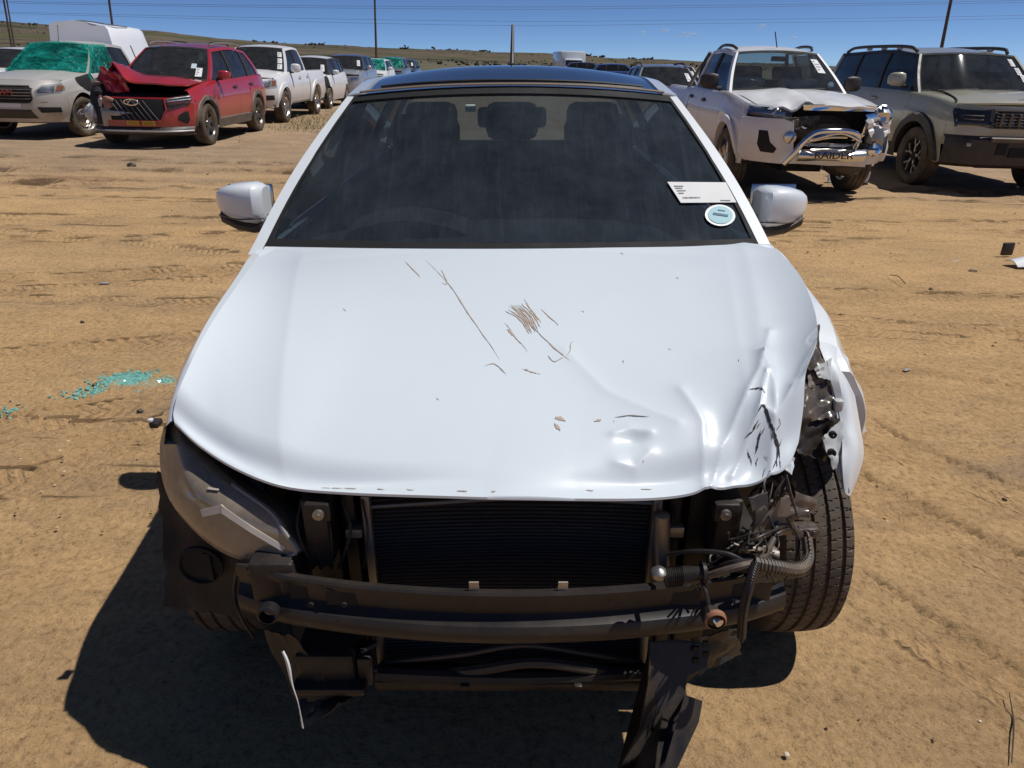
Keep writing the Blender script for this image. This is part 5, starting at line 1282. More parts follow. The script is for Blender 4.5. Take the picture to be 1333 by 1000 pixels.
# ---- red SUV with crumpled bonnet
def red_hood(x, y, z, u, v):
    a = (1-v)**1.1; lf = float(1-sstep(-.95, -.05, u)); n = float(vnoise(u*3, v*3, 1.6, 5)); n2 = float(vnoise(u*5, v*6, 2, 9))
    pk = math.exp(-((u+.48)/.26)**2); sp_ = abs(((u*4.2+v*1.3) % 1)-.5)*2
    z += .09*a+.30*a*pk+.12*n*a*(.25+lf)+.10*(sp_-.5)*a*lf+.06*n2*a*lf-.12*a*float(1-sstep(-1, -.75, u))
    y += .22*a*lf+.06*a+.14*n2*a*lf; x += .08*a*lf*n+.06*a*lf
    return (x, y, z)
def red_fend(x, y, z):
    s = float(1-sstep(-1.75, -1.3, y)); return (x+.25*s, y+.45*s+.1*s*float(vnoise(y, z, 7, 2)), z+.05*s*float(vnoise(y, z, 9, 3)))
g2 = make_car(dict(name='suv_car', label='red SUV with its bonnet crumpled upwards and smashed nose', cat='car', group=ROW1,
    loc=place(-6.27, 14.75), rot=(0, ROLL, 0), paint=m_red, yf=-2.22, yr=2.28, a1=-1.335, a2=1.335, R=.355, AR=.42, sill=.30, fd=.36, tw=.225,
    belt=[(-1.86, .90), (-1.3, 1.0), (-.9, 1.03), (0, 1.05), (1, 1.08), (2.28, 1.12)], xb=[(-1.86, .80), (-1.3, .845), (-.8, .845), (.5, .85), (1.6, .84), (2.28, .74)], xm=[(-1.86, .86), (-1.3, .925), (0, .915), (1.4, .925), (2.28, .82)],
    panels=[('fender', -1.86, -.86), ('door', -.86, .30), ('door', .30, 1.22), ('rear_quarter', 1.22, 2.06)], dfm={('fender', -1): red_fend}, line=.018,
    rake=[(.25, .0), (.45, .0), (.85, .05), (1.0, .12)], front_z=(.36, .80), cowl=(-1.0, -.9, 1.08), hood_zf=.93, hood_dfm=red_hood, hood_crown=.05,
    arch_trim=m_trim, sill_trim=m_trim, sill_h=.13, handle_mat=m_blackp, mirror_mat=m_red, mirror=dict(y=-.60, z=1.15, w=.2, h=.15),
    cab=dict(A0=-.88, A1=-.12, B=.32, C=1.24, D0=2.05, D1=1.72, zr=[(-.12, 1.575), (.7, 1.625), (1.72, 1.56)], xr=[(-.12, .585), (.7, .62), (1.72, .58)], dw=.2), crown=.05, rim='twin', rim_mat=plastic('dark_alloy', (.12, .12, .125), .35, .1, .8)))
on_front(g2, 'torn_opening', [(-.86, .37), (-.48, .38), (-.42, .62), (-.38, .80), (-.86, .80)], m_dark, .012, .02)
on_front(g2, 'grille', [(-.38, .46), (.44, .46), (.52, .62), (.50, .79), (-.38, .79)], m_dark, .010, .02)
bars_on_front(g2, 'grille_bar', [((-.36+.09*k, .77), (-.36+.09*k+.22, .47)) for k in range(7)], .007, m_steel, .022)
bars_on_front(g2, 'grille_frame', [((.44, .46), (.53, .63)), ((.53, .63), (.51, .80)), ((-.1, .455), (.44, .455))], .014, m_red, .014)
b = MB(); q = np.array(g2['front'](.0, .74))
b.tube([q+np.array((.115*math.cos(a), -.035, .046*math.sin(a))) for a in np.linspace(0, 2*math.pi, 25)], .011, 6, caps=False)
b.tube([q+np.array((-.07, -.035, -.025)), q+np.array((0, -.035, .04)), q+np.array((.07, -.035, -.025))], .010, 6); obj('badge', b, m_chrome, g2['root'])
on_front(g2, 'head_lamp', [(.52, .735), (.58, .70), (.84, .76), (.86, .84), (.80, .855), (.54, .80)], m_lens, .022, .05, .01)
on_front(g2, 'lamp_reflector', [(.54, .745), (.82, .775), (.82, .83), (.55, .79)], m_refl, .016, .02)
bars_on_front(g2, 'lamp_bar', [((.55, .79), (.84, .835)), ((.56, .755), (.84, .79))], .008, m_steel, .03)
on_front(g2, 'lamp_surround', [(.54, .62), (.80, .69), (.84, .75), (.58, .695), (.50, .74)], m_blackp, .009, .02)
on_front(g2, 'bumper_vent', [(.66, .47), (.76, .40), (.80, .47), (.80, .60), (.76, .60), (.68, .54)], m_dark, .008, .02)
for x0 in (-.02, .24):
    p = on_front(g2, 'number_plate', [(x0-.1, .385), (x0+.1, .385), (x0+.1, .455), (x0-.1, .455)], m_yel, .03, .01)[0]
    bars_on_front(g2, 'plate_print', [((x0-.08, .40+.02*k), (x0+.08, .40+.02*k)) for k in range(3)], .003, plastic('plate_ink', (.2, .11, .01), .7, 0), .036, p)
b = MB(); ys = np.linspace(-.84, .84, 25)
for z0, dz, o_ in ((.30, .05, 0),): b.solid(np.array([[np.array(g2['front'](x, .42))+np.array((0, -.03+o, z-.42)) for x in ys] for z, o in ((.22, .05), (.245, -.02), (.29, -.03), (.335, .0), (.36, .04))]), .02)
obj('lower_lip', b, m_blackp, g2['root'])
b = MB(); b.tube([np.array(g2['front'](x, .42))+np.array((0, -.065, -.125)) for x in ys], .016, 6); obj('lip_trim', b, m_silv2, g2['root'])
b = MB(); b.box((-.25, -2.2, .56), (.5, .05, .085), bev=.012, rot=Matrix.Rotation(.06, 3, 'Y')); b.box((-.45, -2.16, .55), (.14, .1, .2), bev=.02); obj('crash_bar', b, m_alu, g2['root'])
b = MB(); b.box((-.40, -2.18, .70), (.14, .1, .12), bev=.03); b.tube([(-.46, -2.2, .72), (-.40, -2.24, .80), (-.30, -2.2, .76)], .03, 8, sm=10); obj('broken_pump', b, plastic('rusty_pink', (.28, .13, .11), .6, .1), g2['root'])
b = MB(); b.lathe([(-.06, .05), (.05, .05), (.07, .03), (.08, .02), (.11, .02), (.11, .001)], 14, (-.54, -2.12, .72), 'z'); b.box((-.5, -2.1, .5), (.1, .2, .3), bev=.02); obj('reservoir', b, m_alu, g2['root'])
def loc_crumple(G, c, d, seed, mat, name, amp=.05, n=9):
    c = np.array(c, float); b = MB(); rows = []
    for i in range(n):
        th = math.pi*i/(n-1); row = []
        for j in range(n*2):
            ph = 2*math.pi*j/(n*2); r = 1+amp*8*float(vnoise(math.cos(ph)*1.6+3, math.sin(ph)*1.6+th*2, 1.3, seed))
            row.append(c+np.array((d[0]/2*r*math.sin(th)*math.cos(ph), d[1]/2*r*math.sin(th)*math.sin(ph), d[2]/2*r*math.cos(th))))
        rows.append(row)
    b.grid(np.array(rows), wrap=True); return obj(name, b, mat, G['root'], 20)
def loc_sheet(G, p4, n, amp, seed, mat, name, th=.004):
    a, b_, c_, d = [np.array(q, float) for q in p4]; nn = np.cross(b_-a, d-a); nn /= np.linalg.norm(nn)
    g = np.array([[(a*(1-j)+b_*j)*(1-i)+(d*(1-j)+c_*j)*i+nn*amp*2*(float(vnoise(j*5, i*4, 1, seed))+.4*abs(((j*3.3+i) % 1)-.5)) for j in np.linspace(0, 1, n)] for i in np.linspace(0, 1, n)])
    b = MB(); b.solid(g, th); return obj(name, b, mat, G['root'], 25)
loc_sheet(g2, [(-.62, -1.85, 1.24), (-.16, -1.95, 1.16), (-.10, -2.02, .90), (-.40, -1.98, .86)], 14, .07, 5, m_red, 'folded_bonnet_edge'); loc_sheet(g2, [(-.70, -1.75, 1.26), (-.52, -1.9, 1.27), (-.36, -2.0, .86), (-.62, -1.85, .90)], 12, .06, 9, m_red, 'folded_bonnet_edge')
loc_crumple(g2, (-.66, -1.75, .78), (.4, .5, .5), 3, m_dark, 'engine_debris'); loc_crumple(g2, (-.70, -1.72, .98), (.3, .4, .2), 6, m_trim, 'engine_debris'); loc_crumple(g2, (-.1, -1.8, .78), (1.3, .5, .2), 8, m_dark, 'engine_debris', .03)
loc_crumple(g2, (-.78, -1.95, .55), (.3, .35, .3), 11, m_silv2, 'torn_panel', .04)
for sg in (-1, 1):
    b = MB(); b.tube([(sg*.56, -.02, 1.635), (sg*.58, .3, 1.675), (sg*.58, 1.1, 1.68), (sg*.56, 1.6, 1.635)], .02, 8, sm=20); obj('roof_rail', b, m_alu, g2['root'])
for k in range(2):
    b = MB(); b.tube([np.array((.93, -1.02+k*.20, 0)), ], .01) if False else b.box((.928, -1.0+.22*k, .86), (.01, .02, .24), bev=.004, rot=Matrix.Rotation(-.35, 3, 'X')); obj('door_scrape', b, m_trim, g2['root'])
ws_sticker(g2, .70, .84, .12, .38); ws_sticker(g2, .58, .70, .36, .50, 'round_sticker', plastic('pale_sticker', (.5, .6, .65), .6, 0), False)

# ---- white double-cab pickups and the cars behind them
g3 = make_car(dict(name='pickup_truck', label='white double-cab pickup with alloy wheels behind the red SUV', cat='pickup', group=ROW1,
    loc=place(-6.42, 20.15), rot=(0, ROLL, 0), paint=m_white2, yf=-2.38, yr=2.7, a1=-1.5, a2=1.5, R=.375, AR=.45, sill=.40, fd=.38, rd=.1, tw=.24,
    belt=[(-2.0, 1.0), (-1.3, 1.08), (-.95, 1.11), (0, 1.12), (.85, 1.14), (.9, 1.12), (2.7, 1.12)], xb=[(-2.0, .80), (-1.3, .84), (.9, .84), (1.0, .86), (2.7, .84)], xm=[(-2.0, .86), (-1.5, .92), (-.9, .90), (1, .90), (1.5, .92), (2.7, .88)],
    panels=[('fender', -2.0, -.95), ('door', -.95, .10), ('door', .10, .86), ('bed_side', .90, 2.6)], rake=[(.35, .08), (.55, 0), (.8, .0), (1.02, .10)], cowl=(-1.05, -.95, 1.16), front_z=(.36, .985), hood_zf=1.03, hood_crown=.045,
    arch_trim=m_white2, arch_w=.09, arch_p=.03, cab=dict(A0=-.98, A1=-.30, B=.10, C=None, D0=.86, D1=.74, zr=[(-.30, 1.66), (.3, 1.70), (.74, 1.67)], xr=[(-.30, .60), (.3, .64), (.74, .63)], dw=.1), crown=.05,
    bed=(.92, 2.62, .78), rim='six', rim_mat=m_alloy, mirror=dict(y=-.74, z=1.22, w=.22, h=.21)))
on_front(g3, 'grille', [(-.44, .74), (.44, .74), (.46, .92), (-.46, .92)], m_trim, .006, .02); on_front(g3, 'head_lamp', [(.54, .80), (.86, .82), (.86, .98), (.80, .99), (.56, .93)], m_lens, .014, .04, .012, mirror=True)
on_front(g3, 'lamp_reflector', [(.58, .82), (.74, .83), (.76, .95), (.59, .92)], m_steel, .008, .02, mirror=True); on_front(g3, 'indicator', [(.76, .84), (.84, .85), (.84, .96), (.77, .955)], m_amber, .009, .02, mirror=True)
on_front(g3, 'fog_recess', [(.58, .52), (.80, .54), (.80, .64), (.58, .64)], m_dark, .006, .02, mirror=True); on_front(g3, 'lower_grille', [(-.46, .46), (.46, .46), (.44, .64), (-.44, .64)], m_dark, .006, .02)
on_front(g3, 'skid_lip', [(-.8, .36), (.8, .36), (.78, .44), (-.78, .44)], plastic('mud_grey', (.22, .18, .14), .9, .3), .008, .02)
for v0 in (.12, .36, .62): ws_sticker(g3, .76, .90, v0, v0+.2)
b = MB()
for k in range(7): b.box((.82, 1.0+.24*k, 1.14), (.05, .09, .03), bev=.01)
obj('bed_rail', b, m_white2, g3['root'])
g4 = make_car(dict(name='hatchback_car', label='small white hatchback with a smashed front corner behind the white double-cab pickup', cat='car', group=ROW1,
    loc=place(-6.55, 25.3), rot=(0, ROLL, 0), paint=m_white2, yf=-1.85, yr=1.95, a1=-1.22, a2=1.22, R=.31, AR=.37, sill=.24, fd=.34, tw=.2,
    belt=[(-1.51, .84), (-1.1, .93), (-.8, .96), (.5, 1.0), (1.95, 1.04)], xb=[(-1.51, .72), (-1.1, .78), (.5, .79), (1.95, .68)], xm=[(-1.51, .78), (-1.2, .86), (0, .85), (1.2, .86), (1.95, .74)],
    panels=[('fender', -1.51, -.8), ('door', -.8, .25), ('door', .25, 1.0), ('rear_quarter', 1.0, 1.75)], dfm={('fender', 1): lambda x, y, z: (x-.25*float(1-sstep(-1.5, -1.0, y)), y+.2*float(1-sstep(-1.5, -1.0, y))*float(vnoise(y, z, 9, 3)+.5), z)},
    front_z=(.3, .80), cowl=(-.95, -.85, 1.0), hood_zf=.86, hood_dfm=lambda x, y, z, u, v: (x, y, z+.10*(1-v)*sstep(.1, .9, u)+.12*(1-v)*float(vnoise(u*3, v*4, 2, 3))*sstep(-.2, .7, u)), lod=1,
    cab=dict(A0=-.82, A1=-.22, B=.25, C=1.0, D0=1.75, D1=1.55, zr=[(-.22, 1.44), (.5, 1.47), (1.55, 1.42)], xr=[(-.22, .56), (.5, .58), (1.55, .55)], B_mat=m_blackp, pillar_mat=m_blackp), crown=.06, rim='five', mirror=dict(y=-.6, z=1.06, w=.18, h=.14)))
on_front(g4, 'torn_opening', [(.1, .32), (.76, .32), (.76, .80), (.3, .80), (.2, .6)], m_dark, .012, .02); on_front(g4, 'grille', [(-.4, .5), (.1, .5), (.1, .68), (-.4, .68)], m_dark, .008, .02); on_front(g4, 'head_lamp', [(-.72, .68), (-.45, .66), (-.42, .78), (-.70, .83)], m_lens, .012, .03, .01)
loc_crumple(g4, (.55, -1.6, .62), (.5, .5, .3), 3, m_dark, 'engine_debris'); loc_crumple(g4, (.58, -1.66, .78), (.4, .3, .2), 5, m_steel, 'broken_lamp'); loc_crumple(g4, (.5, -1.7, .5), (.6, .2, .1), 7, m_alu, 'crash_bar', .03); ws_sticker(g4, .66, .82, .2, .6)

def plain(name, label, cat, x, y, paint_, H=1.5, L=4.2, wd=.87, grp=ROW1, lod=2, film_=None, kind='hatch', roofm=None, R=.32, rz=0, pillar=None):
    k = H/1.5; yf, yr = -L/2, L/2; a = L*.31
    c = dict(name=name, label=label, cat=cat, group=grp, loc=place(x, y), rot=(0, ROLL, rz), paint=paint_, yf=yf, yr=yr, a1=-a, a2=a, R=R, AR=R*1.2, sill=.26, fd=.33, lod=lod,
        belt=[(yf+.33, .84*k), (yf+.8, .92*k), (-.85, .96*k), (1, 1.0*k), (yr, 1.02*k)], xb=[(yf+.33, wd*.86), (-a, wd*.91), (1, wd*.92), (yr, wd*.82)], xm=[(yf+.33, wd*.92), (-a, wd), (a, wd), (yr, wd*.88)],
        panels=[('fender', yf+.33, -.85), ('door', -.85, .25), ('door', .25, 1.1), ('rear_quarter', 1.1, yr-.22)], front_z=(.3, .80*k), cowl=(-1.0, -.9, 1.0*k), hood_zf=.87*k,
        cab=dict(A0=-.87, A1=-.2, B=.25, C=1.1, D0=yr-.25, D1=yr-.55, zr=[(-.2, 1.43*k), (.6, 1.46*k), (yr-.55, 1.42*k)], xr=[(-.2, wd*.66), (.6, wd*.69), (yr-.55, wd*.65)], roof_mat=roofm or paint_, **({'pillar_mat': pillar} if pillar else {})), crown=.04, mirror=dict(y=-.62, z=1.07*k, w=.19, h=.15))
    G = make_car(c)
    on_front(G, 'grille', [(-.4, .48*k), (.4, .48*k), (.42, .68*k), (-.42, .68*k)], m_dark, .008, .02); on_front(G, 'head_lamp', [(wd*.52, .66*k), (wd*.86, .68*k), (wd*.86, .80*k), (wd*.55, .76*k)], m_lens, .012, .03, .01, mirror=True)
    on_front(G, 'lamp_reflector', [(wd*.56, .68*k), (wd*.8, .70*k), (wd*.8, .77*k), (wd*.58, .74*k)], m_refl, .006, .02, mirror=True)
    ws_sticker(G, .68, .84, .3, .7)
    if film_:
        w = MB(); w.grid(np.array([[np.array(G['wsp'](u, v))+np.array((0, -.03, .03)) for u in np.linspace(-1.02, 1.02, 16)] for v in np.linspace(0, 1.03, 8)])); obj('green_film', w, m_teal, G['root'])
    return G
g5 = plain('suv_car', 'dark navy SUV with a white windscreen notice, fourth in the left row', 'car', -6.6, 31.2, m_silv2, 1.62, 4.4, .9, lod=1, roofm=m_navy, pillar=m_navy)
plain('hatchback_car', 'white hatchback with green film over its windscreen, far down the left row', 'car', -6.7, 37.4, m_white2, 1.5, 4.0, .86, film_=True)
g7 = plain('sedan_car', 'greyish car with bright green film on its glass, far down the left row', 'car', -6.7, 43.3, m_greyp, 1.6, 4.3, .88, film_=True)
plain('sedan_car', 'black car at the far end of the left row', 'car', -6.9, 50, m_navy, 1.5, 4.4, .88, roofm=m_navy)
g9 = plain('suv_car', 'dark blue SUV with roof bars seen over the red SUV', 'car', -9.35, 22.6, m_navy, 1.74, 4.5, .92, lod=1, R=.36)
for sg in (-1, 1):
    b = MB(); b.tube([(sg*.58, .0, 1.72), (sg*.6, .2, 1.80), (sg*.6, 1.3, 1.80), (sg*.58, 1.6, 1.70)], .022, 6, sm=18); obj('roof_rail', b, m_blackp, g9['root'])
plain('sedan_car', 'white car half cut off by the left edge of the picture', 'car', -13.75, 21.5, m_white2, 1.56, 4.4, .88)

# ---- white pickup with chrome nudge bar
def hil_hood(x, y, z, u, v):
    a = (1-v); n = float(vnoise(u*3, v*3, 1.8, 15)); n2 = float(vnoise(u*6, v*6, 2, 16)); lf = float(1-sstep(-.35, .1, u))
    z += .07*a*math.exp(-((u+.30)/.12)**2)-.05*a*math.exp(-((u+.12)/.05)**2)+a*(.03+.05*lf)*n+a*lf*.03*n2-.05*a**3*lf
    y += .16*a*lf+.05*a*n; return (x, y, z)
g10 = make_car(dict(name='pickup_truck', label='wrecked white double-cab pickup with chrome nudge bar and broken bumper', cat='pickup', group=ROW2,
    loc=place(3.67, 11.3), rot=(0, ROLL, 0), paint=m_white2, yf=-2.5, yr=2.75, a1=-1.54, a2=1.54, R=.385, AR=.46, sill=.42, fd=.40, rd=.1, tw=.25,
    belt=[(-2.1, 1.05), (-1.5, 1.13), (-1.0, 1.17), (0, 1.16), (.85, 1.18), (.9, 1.15), (2.75, 1.15)], xb=[(-2.1, .80), (-1.5, .83), (.9, .83), (2.75, .82)], xm=[(-2.1, .88), (-1.54, .93), (-.9, .90), (1, .90), (1.54, .93), (2.75, .88)],
    panels=[('fender', -2.1, -1.0), ('door', -1.0, .08), ('door', .08, .86), ('bed_side', .90, 2.65)], no_front=True, cowl=(-1.12, -1.02, 1.2), hood_zf=1.075, hood_crown=.05, hood_dfm=hil_hood, line=.014,
    arch_trim=m_white2, arch_w=.08, arch_p=.035, handle_mat=m_blackp, mirror_mat=m_blackp, mirror=dict(y=-.72, z=1.30, w=.24, h=.2), ws_mat=glass('clear_screen', (.5, .56, .56), .06), rw_mat=glass('clear_back', (.7, .75, .75), .05),
    cab=dict(A0=-1.02, A1=-.36, B=.08, C=None, D0=.86, D1=.72, zr=[(-.36, 1.67), (.25, 1.72), (.72, 1.69)], xr=[(-.36, .57), (.25, .62), (.72, .61)], dw=.1), crown=.05, bed=(.92, 2.66, .8), rim='six', skip_wheels=()))
r10 = g10['root']
b = MB(); b.box((0, -2.05, .80), (1.5, .2, .5)); b.box((0, -1.95, .62), (1.3, .5, .3)); obj('engine_bay', b, m_dark, r10)
loc_crumple(g10, (.0, -2.22, .82), (.9, .2, .3), 3, m_blackp, 'broken_grille', .05); loc_crumple(g10, (-.42, -2.2, .82), (.25, .3, .25), 4, m_trim, 'broken_lamp_mount')
def slab(G, pts, off, mat, name, th=.04, amp=0, seed=1):
    p = MB(); q = [(a, b_) for a, b_ in pts]; area = sum(q[i][0]*q[(i+1) % len(q)][1]-q[(i+1) % len(q)][0]*q[i][1] for i in range(len(q)))
    if area < 0: q = q[::-1]
    f0 = lambda x, z: (lambda w: (w[0], w[1]+amp*float(vnoise(x*3, z*3, 1.5, seed)), w[2]))(G['front'](x, z))
    p.poly_on(q, f0, off, th, .012, 5, 6); return obj(name, p, mat, G['root'])
slab(g10, [(-.90, .52), (-.86, .46), (-.40, .44), (-.36, .60), (-.40, .90), (-.50, .935), (-.90, .93)], .05, m_white2, 'bumper_piece')
bp2 = slab(g10, [(.50, .44), (.90, .47), (.93, .90), (.80, .92), (.62, .88), (.66, .62), (.50, .56)], .05, m_white2, 'bumper_piece', .04, .16, 4)
slab(g10, [(-.71, .80), (-.635, .80), (-.60, .68), (-.53, .61), (-.55, .56), (-.67, .57), (-.71, .65)], .062, m_dark, 'fog_recess', .02)
slab(g10, [(.66, .60), (.76, .58), (.80, .74), (.70, .70)], .085, m_dark, 'fog_recess', .02, .16, 4)
slab(g10, [(-.40, .44), (.52, .43), (.50, .56), (-.38, .60)], .06, m_white2, 'bumper_piece', .03, .04, 6)
b = MB(); P = [(-.46, -2.58, .45), (-.40, -2.66, .57), (-.30, -2.70, .74), (-.18, -2.68, .815), (.08, -2.66, .835), (.28, -2.63, .81), (.36, -2.58, .74), (.36, -2.52, .64)]
b.tube(P, .031, 14, sm=40); nb = obj('nudge_bar', b, m_chrome, r10)
b = MB(); b.tube([(-.24, -2.63, .72), (.02, -2.66, .80), (.16, -2.66, .80), (.38, -2.6, .72)], .018, 8, sm=16); b.tube([(-.26, -2.6, .70), (0, -2.62, .755), (.2, -2.62, .76)], .014, 8, sm=12); obj('cross_tube', b, m_chrome, nb)
b = MB(); g = np.array([[(x, -2.60-.05*math.sin(math.pi*t)+.03*float(vnoise(x*4, t*2, 2, 7)), .49+.135*t+.02*float(vnoise(x*3, 0, 2, 8))) for x in np.linspace(-.33, .46, 22)] for t in np.linspace(0, 1, 9)]); b.solid(g, .012); sp_ = obj('nudge_plate', b, metal('brushed_chrome', (.7, .7, .7), .3, .05), nb)
b = text_mb('RAIDER', .105, .008); b.v = [(x*1.3, y, z) for x, y, z in b.v]; b.shift((.06, -2.69, .560)); obj('lettering', b, m_blackp, nb)
b = MB(); g = np.array([[(x, -2.45+.02*float(vnoise(x*5, t, 2, 3)), .63+.05*t+.03*float(vnoise(x*4, t*3, 2, 9))) for x in np.linspace(-.25, .5, 16)] for t in np.linspace(0, 1, 5)]); b.solid(g, .02); obj('crushed_reinforcement', b, m_alu, r10)
b = MB(); g = np.array([[(x, -2.47, .64+.025*t) for x in np.linspace(.08, .36, 6)] for t in (0, 1)]); b.solid(g, .03); obj('plate_backing', b, m_paper, r10)
on_front(g10, 'head_lamp', [(-.88, .97), (-.56, .93), (-.42, .95), (-.44, 1.02), (-.70, 1.08), (-.88, 1.09)], m_lens, .01, .05, .02); on_front(g10, 'lamp_reflector', [(-.84, .99), (-.5, .96), (-.5, 1.01), (-.82, 1.06)], m_refl, -.01, .03)
b = MB(); 
for c_, r in (((-.58, -2.36, 1.0), .05), ((-.45, -2.38, .92), .035)): b.lathe([(.03, r), (-.02, r), (-.03, r*.8), (-.02, r*.3), (-.02, .001)], 18, c_, 'y')
obj('lamp_projector', b, m_refl, r10)
b = MB(); b.lathe([(.06, .07), (0, .075), (-.02, .07), (-.03, .04), (-.03, .001)], 20, (-.43, -2.53, .74), 'y'); obj('hanging_fog_lamp', b, [m_refl], r10)
b = MB(); g = np.array([[(x, -2.42+.05*abs(x)**2+.02*float(vnoise(x*4, t, 2, 4)), 1.035+.06*t-.0*x) for x in np.linspace(-.28, .56, 20)] for t in np.linspace(0, 1, 4)]); b.solid(g, .03); obj('chrome_strip', b, m_chrome, r10)
b = MB(); b.solid(np.array([[(.42+.05*t, -2.46, 1.0-.05*t), (.56+.02*t, -2.42, 1.02-.05*t)] for t in (0, .3, .6)]+[[(.42, -2.47, .80), (.52, -2.44, .82)], [(.30, -2.48, .72), (.40, -2.46, .72)]]), .02); obj('grille_frame', b, m_chrome, r10)
loc_crumple(g10, (.68, -2.3, .98), (.25, .25, .22), 9, m_refl, 'smashed_head_lamp', .06); loc_crumple(g10, (.62, -2.42, .74), (.2, .15, .35), 10, m_steel, 'torn_metal', .06); loc_crumple(g10, (.60, -2.5, .62), (.2, .15, .15), 12, m_chrome, 'torn_metal', .06)
loc_crumple(g10, (.35, -2.3, .40), (.5, .3, .22), 13, m_blackp, 'hanging_undertray', .04)
for p4, mt, sd in (([(.45, -2.5, .95), (.80, -2.35, 1.0), (.86, -2.3, .80), (.52, -2.52, .76)], m_white2, 21), ([(.20, -2.45, .62), (.52, -2.5, .70), (.56, -2.46, .60), (.22, -2.5, .56)], m_blackp, 22), ([(-.34, -2.4, .95), (-.05, -2.35, .98), (-.02, -2.36, .84), (-.32, -2.4, .80)], m_blackp, 23), ([(.38, -2.5, .60), (.62, -2.5, .66), (.60, -2.45, .46), (.40, -2.52, .45)], m_white2, 24), ([(-.55, -2.45, .95), (-.36, -2.5, .97), (-.34, -2.5, .84), (-.50, -2.5, .86)], m_trim, 25)):
    loc_sheet(g10, p4, 10, .035, sd, mt, 'torn_panel')
for sg in (-1, 1):
    b = MB(); b.tube([(sg*.53, -.22, 1.715), (sg*.56, -.08, 1.755), (sg*.57, .35, 1.765), (sg*.55, .7, 1.715)], .02, 8, sm=16); obj('roof_rail', b, m_blackp, r10)
b = MB(); b.tube([(.02, -.25, 1.74), (-.03, -.22, 1.94)], .008, 6); obj('aerial', b, m_blackp, r10)
for sg in (-1, 1):
    b = MB(); b.tube([(sg*.72, 1.0, 1.18), (sg*.66, 1.05, 1.5), (sg*.6, .95, 1.68)], .03, 8, sm=14); b.tube([(sg*.70, 1.7, 1.18), (sg*.68, 1.3, 1.4), (sg*.64, 1.04, 1.55)], .03, 8, sm=14); obj('sports_bar', b, m_blackp, r10)
ws_sticker(g10, .66, .82, .48, .82); b = MB(); c_ = np.array(g10['wsp'](.78, .2)); b.ring([c_+np.array((.04*math.cos(a), -.012, .04*math.sin(a))) for a in np.linspace(0, 6.283, 16, endpoint=False)], 0, .002, 2); obj('licence_disc', b, plastic('disc_blue', (.4, .55, .6), .6, 0), r10)
for c_, s in (((-.35, -.30, 1.28), .5), ((.40, -.25, 1.27), .55)):
    b = MB(); b.box(c_, (s, .2, .16), bev=.07); obj('airbag', b, plastic('airbag_cloth', (.6, .6, .58), .9, 0), r10)

# ---- sage SUV on the right
def jet_dfm(x, y, z): return (x, y, z)
g11 = make_car(dict(name='suv_car', label='sage green boxy SUV with black lower bumper and black roof rails', cat='car', group=ROW2,
    loc=place(6.56, 11.85), rot=(0, ROLL, 0), paint=m_sage, yf=-2.36, yr=2.4, a1=-1.42, a2=1.40, R=.395, AR=.47, sill=.38, fd=.30, fpow=5, tw=.25,
    belt=[(-2.06, 1.10), (-1.5, 1.17), (-1.0, 1.20), (0, 1.22), (2.4, 1.24)], xb=[(-2.06, .86), (-1.5, .90), (1.5, .90), (2.4, .84)], xm=[(-2.06, .95), (-1.42, .985), (0, .975), (1.4, .985), (2.4, .92)], xs=.95,
    panels=[('fender', -2.06, -.98), ('door', -.98, .22), ('door', .22, 1.18), ('rear_quarter', 1.18, 2.18)], rake=[(.3, .04), (.5, 0), (.8, .0), (1.1, .03)], front_z=(.62, 1.10), cowl=(-1.12, -1.02, 1.24), hood_zf=1.13, hood_crown=.035, hood_rib=.02, line=.02,
    arch_trim=m_blackp, arch_w=.11, arch_p=.035, sill_trim=m_blackp, sill_h=.15, handle_mat=m_sage, mirror_mat=m_sage, mirror=dict(y=-.74, z=1.37, w=.22, h=.19),
    cab=dict(A0=-1.02, A1=-.52, B=.22, C=1.18, D0=2.2, D1=2.02, zr=[(-.52, 1.71), (.3, 1.77), (2.02, 1.74)], xr=[(-.52, .70), (.3, .74), (2.02, .72)], dw=.12, pillar_mat=m_blackp, D_mat=m_sage, pw=.06, rail=.04), crown=.05, rim='hex', rim_mat=m_blackp, rim_face=m_alloy))
r11 = g11['root']
on_front(g11, 'lamp_panel', [(-.88, .84), (.88, .84), (.90, 1.06), (-.90, 1.06)], m_roofblk, .008, .03)
on_front(g11, 'head_lamp', [(.56, .87), (.86, .87), (.87, 1.04), (.56, 1.04)], m_gls, .03, .04, mirror=True)
bars_on_front(g11, 'lamp_signature', [((-.84, .94), (-.64, .94)), ((-.84, .985), (-.64, .985)), ((-.84, .94), (-.84, .985)), ((.84, .94), (.64, .94)), ((.84, .985), (.64, .985))], .008, m_steel, .034)
bars_on_front(g11, 'grille_bar', [((-.5, .875+.035*k), (.5, .875+.035*k)) for k in range(5)], .009, m_trim, .03)
for k in range(9):
    x = -.44+.11*k; b = MB(); q = np.array(g11['front'](x, .94)); b.box(q+np.array((0, -.035, 0)), (.028, .03, .15), bev=.006); obj('grille_slat', b, m_trim, r11)
bars_on_front(g11, 'grille_frame', [((-.54, .85), (-.54, 1.05)), ((.54, .85), (.54, 1.05)), ((-.54, 1.05), (.54, 1.05)), ((-.54, .85), (.54, .85))], .013, m_blackp, .03)
b = MB(); xs_ = np.linspace(-.955, .955, 33)
b.solid(np.array([[np.array(g11['front'](x*.99, .7))+np.array((0, -.06+o, z-.7)) for x in xs_] for z, o in ((.36, .10), (.40, .02), (.58, .0), (.70, .005), (.745, .05), (.75, .12))]), .03); lb = obj('lower_bumper', b, m_blackp, r11)
